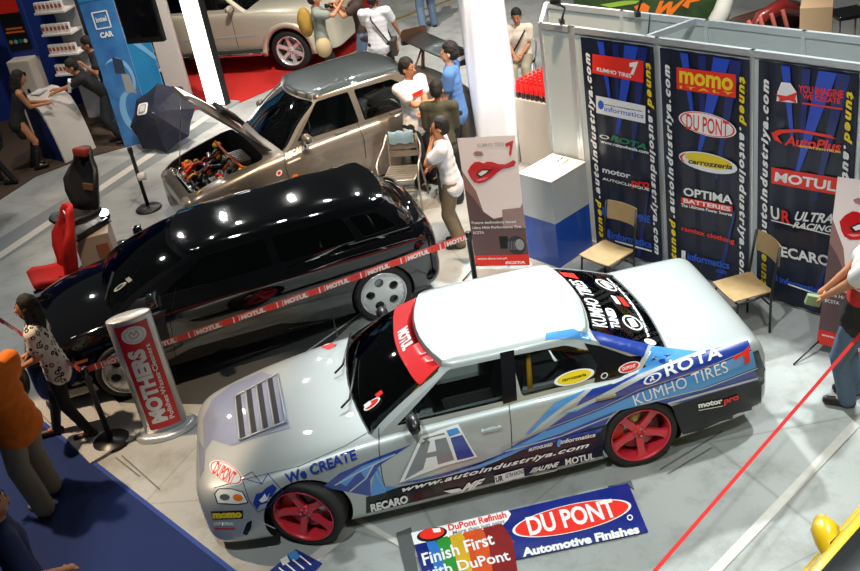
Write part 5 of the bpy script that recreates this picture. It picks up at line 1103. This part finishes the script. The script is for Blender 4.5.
# kiosk
KP=gp(20,52,1.42); r=thing('kiosk','white information kiosk with a dark blue poster head at the top left corner','kiosk',(KP.x,KP.y,0),math.radians(-14))
g=G(); g.box((0,0,.66),(.42,.36,1.32),mm('kiosk_white',(.74,.68,.60),.5),bev=.02); build(g,'cabinet',r,True)
g=G(); g.box((0,.12,1.85),(.52,.07,1.1),BL,bev=.01); build(g,'poster_head',r,True)
g=G(); g.box((0,.075,1.86),(.40,.01,.86),CLEAR); g.box((0,.068,2.17),(.40,.006,.22),REDB); g.box((0,.068,1.80),(.30,.006,.03),ORG); g.box((0,.068,1.74),(.34,.006,.03),ORG)
for k in range(4): g.lathe([(.035,0),(.035,.006),(0,.006)],(mm('dot_tan',hexc(190,170,110),.4),mm('dot_cyan',hexc(120,190,200),.4),GRN,DWHITE)[k],c=(-.14+.09*k,.062,1.58),axis='y',n=12)
build(g,'poster',r,True); g=G(); g.box((0,-.185,1.10),(.16,.01,.06),BLACK); g.ell((.03,-.185,.80),(.03,.01,.04),BLACK,8); build(g,'slot',r,True)
# waterfall counter
kc=gp(80,156,0); cA=gp(68,163,0); cB=gp(95,149,0); exc=(cB-cA); exc.z=0; wc_=exc.length; exc.normalize(); ang=math.atan2(exc.y,exc.x)
r=thing('counter','white curved waterfall counter with blue side in the booth','counter',(cA.x,cA.y,0),ang)
g=G(); prof=[(0,0),(.03,.25),(.07,.5),(.13,.72),(.22,.90),(.36,1.0),(.46,1.04),(.62,1.05)]
t=[[(x,y,z) for x in (-.03,wc_+.03)] for y,z in prof]; b=[[(x,y+.03,z-.04) for x in (-.03,wc_+.03)] for y,z in prof]
g.sheet(t,mm('counter_white',(.70,.66,.62),.4,coat=.3)); g.sheet(b,WS); g.sheet([[q[0] for q in t],[q[0] for q in b]],WS); g.sheet([[q[1] for q in t],[q[1] for q in b]],WS); build(g,'worktop',r,True)
g=G(); g.prism([(0,y+.02,z-.02) for y,z in prof]+[(0,.62,0)],(wc_,0,0),mm('counter_blue',hexc(20,45,120),.5,noise=.6,nscale=5)); build(g,'body',r,True)
q_=M.Rotation(ang,3,'Z'); g=G(); g.box(V((cA.x,cA.y,1.065))+q_@V((.25,.5,0)),(.24,.16,.02),DWHITE,rot=Euler((0,0,ang+.3))); tag(build(g,'paper_stack'),'small stack of papers on the curved booth counter','papers')
vwall('side_table',(-7.2,15.2),(-6.6,15.4),.8,mm('table_dark',(.02,.025,.04),.6),.5,('dark covered side table at the far left edge of the booth','table')); g=G(); g.box((-6.62,15.1,.86),(.22,.2,.12),DWHITE,bev=.01); tag(build(g,'carton'),'white carton on the dark side table at far left','carton')
# ---------------------------------------------------------------- things seen beyond the exhibition wall
r=thing('graffiti_board','green board with orange graffiti W behind the exhibition wall','board',(3.0,15.5,0),math.radians(-15)); g=G(); g.box((1.0,0,1.0),(2.2,.05,2.0),mm('graffiti_green',hexc(6,22,18),.5,col2=hexc(60,90,40),nscale=5)); build(g,'board',r,True)
A_=Art(V((3.0,15.5,0))-V((0,0,0)),M.Rotation(math.radians(-15),3,'Z')@V((1,0,0)),V((0,0,1)),off=.03); A_.n=M.Rotation(math.radians(-15),3,'Z')@V((0,-1,0))
A_.px_=1
for P,m in (([(655,12),(660,0),(664,0),(661,7),(669,1),(673,1),(671,8),(681,0),(686,-2),(672,14),(666,14),(667,7),(660,14)],ORG),([(682,5),(690,-5),(702,-5),(700,0),(690,2),(688,8)],ORG),([(634,6),(644,2),(650,6),(648,12),(638,12)],ORG),([(600,4),(625,0),(640,0),(636,3),(610,7)],mm('leaf_green',hexc(150,190,60),.5))): A_.poly(P,m)
A_.done('graffiti_letters',r)
bp=gp(817,3,1.1); r=thing('wood_box','pale plywood display box standing beyond the exhibition wall','box',(bp.x,bp.y,0),math.radians(-25)); g=G(); g.box((0,0,.55),(.42,.42,1.1),mm('box_wood',hexc(225,190,150),.6,noise=.1,nscale=8),bev=.004); build(g,'box',r,True)
# red machine
mp=gp(772,14,.9); r=thing('red_motorbike','red machine with bare tubes just beyond the exhibition wall','machine',(mp.x,mp.y,0),math.radians(20))
RR=mm('machine_red',hexc(125,35,30),.3,coat=1); 
g=G(); g.tube([(-.5,0,.55),(-.2,0,.9),(.2,.05,.95),(.6,0,.75)],[.06,.1,.12,.06],RR,n=10); build(g,'tank',r,True)
g=G(); 
for k in range(4): g.tube([(-.5+.2*k,-.1,.95),(-.4+.2*k,-.12,.6),(-.55+.25*k,-.1,.1)],.03,mm('tube_pink',hexc(170,90,80),.35),n=8)
build(g,'tube_frame',r,True); g=G(); g.lathe([(.2,-.05),(.30,-.05),(.31,0),(.30,.05),(.2,.05)],RUB,c=(.65,0,.31),axis='y',n=24); build(g,'wheel',r,True); g=G(); g.lathe([(.2,-.05),(.30,-.05),(.31,0),(.30,.05),(.2,.05)],RUB,c=(-.65,0,.31),axis='y',n=24); build(g,'wheel',r,True)
g=G(); g.box((.1,.25,.5),(1.2,.3,.8),mm('engine_cover_dark',hexc(60,36,28),.5),bev=.1); build(g,'dark_cover',r,True)
lp2=gp(722,12,.9); g=G(); g.tube([(lp2.x-.35,lp2.y-.1,.4),(lp2.x,lp2.y,.9),(lp2.x+.3,lp2.y+.3,1.4)],[.17,.13,.09],mm('fabric_cream',(.55,.55,.5),.7),n=12); tag(build(g,'rolled_canvas'),'long pale roll leaning behind the exhibition wall beside the graffiti board','canvas roll')
rp=gp(848,18,.9); r=thing('chrome_stand','black and chrome stand beyond the wall at the top right corner','stand',(rp.x,rp.y,0)); g=G()
for a in ((-.2,-.2),(.2,-.2),(.2,.2),(-.2,.2)): g.tube([(a[0],a[1],0),(a[0],a[1],1.0)],.014,CHROME,n=6)
build(g,'legs',r,True); g=G(); g.box((0,0,.97),(.44,.44,.05),BLACK,bev=.01); build(g,'tray',r,True)
# clamp lights on the wall header
for px,lab in (((561,14),'black clamp light on the left end of the wall header'),((637,6),'black clamp light on the rear wall header')):
    p=gp(*px,2.6); r=thing('clamp_light',lab,'light fitting',(p.x,p.y,2.5)); g=G(); g.box((0,0,.02),(.05,.07,.05),BLACK); g.tube([(0,0,.03),(.04,-.02,.16),(-.06,-.08,.26)],.012,BLACK,n=6); build(g,'clamp_arm',r,True); g=G(); g.lathe([(.02,-.05),(.06,.03),(.065,.05)],BLACK,c=(-.07,-.10,.27),axis='x',n=14); build(g,'lamp_head',r,True)
g=G(); g.tube([wp(-.5,2.5,-.6),wp(-.52,2.3,-.58),wp(-.45,2.1,-.58),wp(-.5,1.8,-.58)],.006,BLACK,n=5); tag(build(g,'power_cable'),'thin black cable hanging from the rear wall header','cable')
# ---------------------------------------------------------------- yellow car at the corner
YP=carpaint('yellow_paint',hexc(245,200,20),.0,.3,1,.02)
A,B=gp(812,571,1.2),gp(860,517,1.2); dr=(A-B); dr.z=0; dr.normalize(); yw=math.atan2(dr.y,dr.x); rv=V((math.sin(yw),-math.cos(yw),0)) # right side
# roof rail sits at v=-.60 ; choose origin so that roof edge passes through A
org=A-rv*.585-dr*(-1.35); org.z=0
ylw,yA,yT,yF,yhit=car(dict(name='yellow_car',label='yellow car with black roof, only its mirror and roof edge in the lower right corner',pose=(org.x,org.y,math.degrees(yw)),paint=YP,roofpaint=YP,rows=S_rows,wb=2.6,R=.31,track=.72,
  gh=dict(lv=[(.80,-.42,-3.2,.76),(.90,-.56,-3.08,.73),(1.05,-.85,-2.9,.67),(1.19,-1.12,-2.75,.60)],zr=1.245,bf=.12,br=.1,bul=.02),win=[[(-.80,.89),(-1.28,1.16),(-1.75,1.16),(-1.76,.89)],[(-1.84,.89),(-1.82,1.16),(-2.5,1.15),(-2.7,.9)]],ws=(.72,.80,.56,1.18),rs=(.67,.88,.54,1.17),glass=GLD,wstyle='five',rim=CHROME,mirror=(-.98,.70,.93),mirrorm=YP))
t=yT(1.25); t.off=.006
z,uf,ur,b=1.2,-1.13,-2.74,.535
P=[(-p.x,-p.y) for p in outline(uf,ur,b,.1,.1,z)]
t.proj=lambda a_,b_,off:(lambda h:h[0]+V((0,0,1))*off)(yhit(V((-a_,-b_,3)),V((0,0,-1)))); t.poly(P,BLK,False,.06); t.done('roof_panel',ylw,True)
mi=M.Translation((org.x,org.y,0))@M.Rotation(yw,4,'Z'); mi=mi.inverted(); pa=[mi@gp(*q,z) for q,z in (((832,572),.90),((830,560),.94),((828,545),.97),((825,530),.98),((821,519),.98))]
g=G(); g.tube(pa,[.03,.035,.07,.085,.045],YP,n=14); build(g,'side_mirror',ylw,True)
# ---------------------------------------------------------------- people
WT=mm('white_cotton',(.74,.74,.76),.85,noise=.06,nscale=12,bump=.2); OR=mm('orange_cotton',hexc(238,120,20),.85,noise=.12,nscale=10,bump=.2); GT=mm('grey_trousers',hexc(150,142,122),.85,noise=.12,nscale=12,bump=.2)
BC=mm('blue_polo',hexc(84,128,190),.85,noise=.1,nscale=12,bump=.2); OLV=mm('olive_jacket',hexc(72,70,54),.85,noise=.2,nscale=14); NV=mm('navy_cloth',hexc(28,40,84),.85,noise=.2); GYT=mm('grey_cotton',hexc(140,146,138),.85,noise=.1)
CRM=mm('cream_striped_shirt',hexc(240,222,200),.85,noise=.1)
def patt():
    m=mat('patterned_blouse',(.74,.70,.62),.8); nt=m.node_tree; b=nt.nodes['Principled BSDF']; tc=nt.nodes.new('ShaderNodeTexCoord'); v=nt.nodes.new('ShaderNodeTexVoronoi'); v.inputs['Scale'].default_value=17; nt.links.new(tc.outputs['Object'],v.inputs['Vector'])
    r=nt.nodes.new('ShaderNodeValToRGB'); r.color_ramp.interpolation='CONSTANT'; e=r.color_ramp.elements; e[0].position=0; e[0].color=(.62,.58,.5,1); e[1].position=.22; e[1].color=(.015,.015,.015,1); x=e.new(.40); x.color=(.74,.70,.62,1)
    nt.links.new(v.outputs['Distance'],r.inputs[0]); nt.links.new(r.outputs[0],b.inputs['Base Color']); return m
def G0(px,z): 
    p=gp(*px,z); return (p.x,p.y,0)
# crossed-arm man
r,i=person('man in white T-shirt with red print, arms folded, beside the bronze saloon',G0((405,59),1.73),-50,1.72,WT,BTR,hr=(-.10,.26,1.14),hl=(.12,.27,1.10),er=(.6,.3,-1),el=(-.6,.3,-1),head=(15,0))
g=G(); c_=i['chest']; g.box(c_+V((0,.125,.03)),(.2,.012,.05),REDB); build(g,'shirt_print',r,True)
person('person in olive jacket seen from behind, between the folded-arm man and the blue polo',G0((434,84),1.58),70,1.58,OLV,BTR,sleeve=2,hr=(.1,.3,1.0),hl=(-.12,.28,1.05),lean=(6,0))
person('man in blue polo shirt standing against the white cloth column',G0((447,43),1.81),165,1.80,BC,BTR,hr=(.22,.10,.82),hl=(-.2,.15,.85),head=(5,-8),skin=SKP)
person('boy in long white T-shirt with hand on his mouth beside the lips banner',(.44,10.66,0),175,1.57,WT,KHAKI,hl=(-.04,.17,1.36),hr=(.16,.20,1.0),el=(-.3,.6,-1),lean=(6,0),head=(0,-18),legs='long',fat=1.08)
# woman with blouse
r,i=person('woman in black and white patterned blouse and black trousers behind the first post',(-3.52,8.14,0),188,1.56,patt(),BTR,hair='long',fem=True,legs='slim',lean=(6,0),fl=(-.08,-.10,.07),fr=(.12,.26,.07),hl=(-.10,.30,.98),hr=(.12,.22,1.0),head=(0,-14),top='blouse',shoe=mm('sandal',hexc(60,32,26),.5))
g=G(); s_=i['s']; hp0=i['arm'][-1][2]; g.ell(hp0+V((-.02,.02,-.12)),(.16,.07,.15),BLACK); bag=tag(build(g,'handbag'),None); bag.location=(0,0,0)
bag.matrix_world=r.matrix_world; bag.location=r.location; bag.rotation_euler=r.rotation_euler; tag(bag,'black handbag held by the woman in the patterned blouse','handbag')
# orange man
person('man in orange T-shirt and baggy grey trousers on the blue carpet',(-3.60,7.20,0),150,1.72,OR,GT,lean=(5,0),bag=.02,fl=(-.12,-.05,.07),fr=(.12,.10,.07),hl=(-.22,.3,.85),hr=(.2,.28,.9),fat=1.12,shoe=mm('shoe_grey',(.2,.2,.2),.5),head=(0,-15))
# blue sleeve person bottom left
person('person in navy shirt cut off by the bottom left corner',G0((-2,522),1.40),30,1.66,NV,BTR,hr=(.26,.22,1.0),er=(.8,-.5,-.6),sleeve=.9)
# right man
RWB=mat('banded_shirt',(.7,.68,.64),.85); 
def bands():
    m=RWB; nt=m.node_tree; b=nt.nodes['Principled BSDF']; tc=nt.nodes.new('ShaderNodeTexCoord'); sp_=nt.nodes.new('ShaderNodeSeparateXYZ'); nt.links.new(tc.outputs['Object'],sp_.inputs[0]); mr=nt.nodes.new('ShaderNodeMapRange'); mr.inputs[1].default_value=.7; mr.inputs[2].default_value=1.5; nt.links.new(sp_.outputs['Z'],mr.inputs[0])
    r=nt.nodes.new('ShaderNodeValToRGB'); r.color_ramp.interpolation='CONSTANT'; e=r.color_ramp.elements; e[0].position=0;e[0].color=(.015,.015,.015,1); e[1].position=.42; e[1].color=hexc(190,40,30)+(1,)
    for p_,c_ in ((.60,(.7,.68,.64)),(.625,hexc(190,40,30)),(.65,(.7,.68,.64))): x=e.new(p_); x.color=tuple(c_)+(1,)
    nt.links.new(mr.outputs[0],r.inputs[0]); nt.links.new(r.outputs[0],b.inputs['Base Color'])
bands()
r,i=person('man in white, red and black shirt and jeans at the right edge',(3.33,6.68,0),150,1.74,RWB,DENIM,hl=(-.02,.30,.92),hr=(.12,.26,.95),fat=1.15,fl=(-.08,.05,.07),lean=(-9,0))
hp0=i['arm'][-1][2]; g=G(); g.box(hp0+V((0,.09,-.05)),(.05,.12,.09),mm('money_green',hexc(130,150,110),.7),rot=Euler((.3,0,.3)),bev=.01); o=build(g,'snack_pack'); o.location=r.location; o.rotation_euler=r.rotation_euler; tag(o,'small pale green pack in the hand of the man at the right edge','pack')
# seated woman and her chair
sp=G0((517,14),1.18); yws=-105
r,i=person('seated woman in cream striped shirt with a dark strap behind the drinks table',sp,yws,1.6,CRM,GT,pelvis=(0,0,.55),fl=(-.1,.42,.07),fr=(.12,.45,.07),hl=(-.06,.28,.68),hr=(.08,.30,.66),hair='short',fem=True,lean=(8,0),kneeh=(0,.6,1))
rough_strap('bag_strap',[i['T'](-.12,.13,.48),i['T'](0,.17,.3),i['T'](.14,.14,.08)],.014,BTR,r)
q=thing('round_back_chair','metal chair with round back under the seated woman','chair',sp,math.radians(yws)-PI/2); g=G(); g.lathe([(0,.43),(.21,.43),(.21,.45),(0,.455)],BLACK,n=24); build(g,'seat',q,True)
g=G(); g.tube([(-.2,-.12,.44),(-.22,-.22,.65),(-.12,-.27,.80),(.12,-.27,.80),(.22,-.22,.65),(.2,-.12,.44)],.013,STEEL); build(g,'backrest',q,True)
for a in ((-.16,.16),(.16,.16),(.16,-.16),(-.16,-.16)): g=G(); g.tube([(a[0],a[1],.44),(a[0]*1.3,a[1]*1.3,0)],.011,STEEL); build(g,'leg',q,True)
# group behind the bronze car
r,i=person('photographer in grey T-shirt with brown backpack on the red carpet',G0((321,35),.95),5,1.66,GYT,BTR,hr=(.12,.42,1.42),hl=(-.08,.42,1.42),er=(.5,.2,-1),el=(-.5,.2,-1))
g=G(); g.ell(i['chest']+V((0,-.22,-.02)),(.17,.13,.25),mm('backpack_brown',hexc(90,60,36),.8,col2=hexc(200,160,60),nscale=6)); o=build(g,'backpack'); o.location=r.location; o.rotation_euler=r.rotation_euler; tag(o,'brown and yellow backpack on the back of the grey T-shirt photographer','backpack')
g=G(); g.ell(V((.15,.0,.78)),(.12,.14,.17),mm('pouch_tan',hexc(185,165,125),.8)); o=build(g,'shoulder_pouch'); o.location=r.location; o.rotation_euler=r.rotation_euler; tag(o,'tan pouch at the hip of the grey T-shirt photographer','pouch')
r,i=person('person in dark clothes holding up a camera, second of the group on the red carpet',G0((362,28),.95),175,1.68,mm('dark_brown_cloth',hexc(60,44,36),.8),DENIM,hl=(-.06,.36,1.36),hr=(.07,.36,1.36),er=(.5,.2,-1),el=(-.5,.2,-1),sleeve=.5)
g=G(); g.box(V((0,.42,1.40)),(.13,.08,.09),BLACK,bev=.01); g.lathe([(.035,0),(.035,.09)],BLACK,c=(0,.45,1.40),axis='y',n=14); o=build(g,'camera'); o.location=r.location; o.rotation_euler=r.rotation_euler; tag(o,'black camera held up by the person in dark clothes','camera')
r,i=person('person in white T-shirt with a dark shoulder bag, right of the red carpet group',G0((379,39),.95),80,1.7,WT,BTR,hr=(.32,.2,.86),hl=(-.1,.3,1.2))
g=G(); g.box(V((.22,.02,.80)),(.10,.26,.26),mm('bag_dark',(.03,.025,.02),.6),bev=.02); g.box(V((.275,.02,.80)),(.01,.06,.14),mm('bag_label',hexc(210,140,60),.5)); o=build(g,'shoulder_bag'); o.location=r.location; o.rotation_euler=r.rotation_euler; tag(o,'dark bag with orange label hanging beside the white T-shirt person','bag')
rough_strap('bag_strap',[V((.2,.05,.9)),V((.1,.14,1.2)),V((-.08,.06,1.46)),V((-.05,-.14,1.3)),V((.16,-.12,.92))],.012,BTR,r)
person('legs in blue grey jeans walking at the top edge behind the rear wing',G0((430,30),0),100,1.7,NV,DENIM,fl=(-.14,-.1,.07),fr=(.14,.15,.07))
# booth people
person('young woman in strapless black dress leaning on the curved counter',(-5.86,15.66,0),15,1.6,BTR,None,hair='long',fem=True,lean=(22,0),hr=(.05,.48,1.02),hl=(-.12,.46,1.02),legs='boots',dress=True,top='dress',fl=(-.1,-.02,.09),fr=(.1,.05,.09),skin=SK,head=(0,-10),shoe=BLACK)
person('boy in black leaning on the counter, holding a white paper',(-4.72,16.2,0),195,1.62,BTR,mm('dark_denim',(.03,.035,.045),.8),lean=(38,0),hl=(-.05,.6,1.08),hr=(.12,.55,1.08),head=(0,-20),fl=(-.12,-.25,.07),fr=(.12,-.15,.07),pelvis=(0,-.15,.86))
person('boy in black behind the leaning boy, waving a hand by the shelf',(-4.62,16.92,0),200,1.64,BTR,BTR,lean=(18,0),hl=(-.2,.35,1.25),hr=(.1,.3,1.0),head=(0,-10))
g=G(); g.box((-5.02,16.0,1.13),(.05,.10,.20),DWHITE,rot=Euler((.3,.3,.2)),bev=.004); tag(build(g,'folded_paper'),'white folded paper in the hand of the leaning boy','paper')
person('bare-legged person in black knee boots walking at the left edge',(-6.15,15.25,0),170,1.62,BTR,None,fem=True,dress=True,top='dress',legs='boots',hair='long',fl=(-.1,-.12,.09),fr=(.1,.22,.09),shoe=BLACK)
person('person in black trousers at the left edge beside the floor line',(-6.15,13.0,0),180,1.66,BTR,BTR)
# ---------------------------------------------------------------- lights and view
def lamp(kind,loc,target,power,size,col=(1,1,1),spot=70,blend=.3,name='spot_light'):
    l=bpy.data.lights.new(name,kind); l.energy=power; l.color=col
    if kind=='SPOT': l.shadow_soft_size=size; l.spot_size=math.radians(spot); l.spot_blend=blend
    else: l.size=size
    o=bpy.data.objects.new(name,l); C.objects.link(o); o.location=loc
    o.rotation_euler=(V(target)-V(loc)).to_track_quat('-Z','Y').to_euler(); return o
w=bpy.data.worlds.new('hall'); bpy.context.scene.world=w; w.use_nodes=True; w.node_tree.nodes['Background'].inputs[0].default_value=(.85,.95,1,1); w.node_tree.nodes['Background'].inputs[1].default_value=.03
cool=(.93,1,.97); warm=(1,.74,.5)
lamp('SPOT',(1.0,13.2,7.0),(1.9,7.3,0),3600,.16,cool,44,.25)
lamp('SPOT',(5.2,8.0,8),(3.0,5.8,0),2300,.18,cool,56,.4)
lamp('SPOT',(-1.8,2.6,8.5),(-.3,6.2,0),1300,.16,cool,37,.25)
lamp('SPOT',(2.5,1.5,8.5),(1.6,6.6,0),1000,.16,cool,34,.4)
lamp('SPOT',(-5.6,8.2,7),(-3.0,7.5,0),2200,.12,warm,30,.2)
lamp('SPOT',(1.6,8.6,8.5),(.7,12.4,0),3400,.12,warm,36,.3)
lamp('SPOT',(-1.2,9.8,8.5),(-2.2,13.0,0),1500,.12,warm,40,.3)
lamp('SPOT',(-7.5,9.5,8),(-5.2,12.6,0),650,.15,(1,.96,.9),60,.5)
lamp('SPOT',(-3,13,8),(-5.2,16.6,1),800,.15,(1,.86,.7),45,.5)
lamp('SPOT',(-1,14,8.5),(-1.6,18.8,0),3000,.15,(1,.92,.82),60,.5)
lamp('SPOT',(1.2,5.5,8),(2.4,9.5,1.2),1100,.15,(1,1,1),46,.4)
lamp('SPOT',(3.6,11,8.5),(1.8,14.6,0),3000,.15,(1,.95,.88),60,.5)
lamp('SPOT',(6,12,8.5),(5,15,0),1300,.15,(1,.95,.88),70,.5)
lamp('SPOT',(1.2,7.5,8),(1.25,12.8,2.2),1500,.12,(.9,.95,1),16,.5)  # cool spot added to whiten the cloth column
for x,y,z in ((-8,25,9),(-6,28,9.5),(-4.6,24,9),(-3.4,27,9),(-2,23.5,9),(-.6,27,9.5),(.8,24,9),(2.4,28,9),(-9.5,21,8.5),(-5,20.5,8.5)):
    lamp('SPOT',(x,y,z),(-1,10,1),210,.07,(1,.99,.96),45,.4)
for x,y,z in ((-4.5,14.5,9),(-3,15.5,9),(-1.2,15,9),(-5.5,17,9),(-2.4,18,9.5),(.6,18.5,9.5)):
    lamp('SPOT',(x,y,z),(x+.2,y-2.5,0),160,.10,(1,.97,.92),80,.5)
sc=bpy.context.scene
sc.view_settings.view_transform='Standard'; sc.view_settings.look='None'; sc.view_settings.exposure=.08; sc.view_settings.gamma=1; sc.view_settings.use_curve_mapping=False
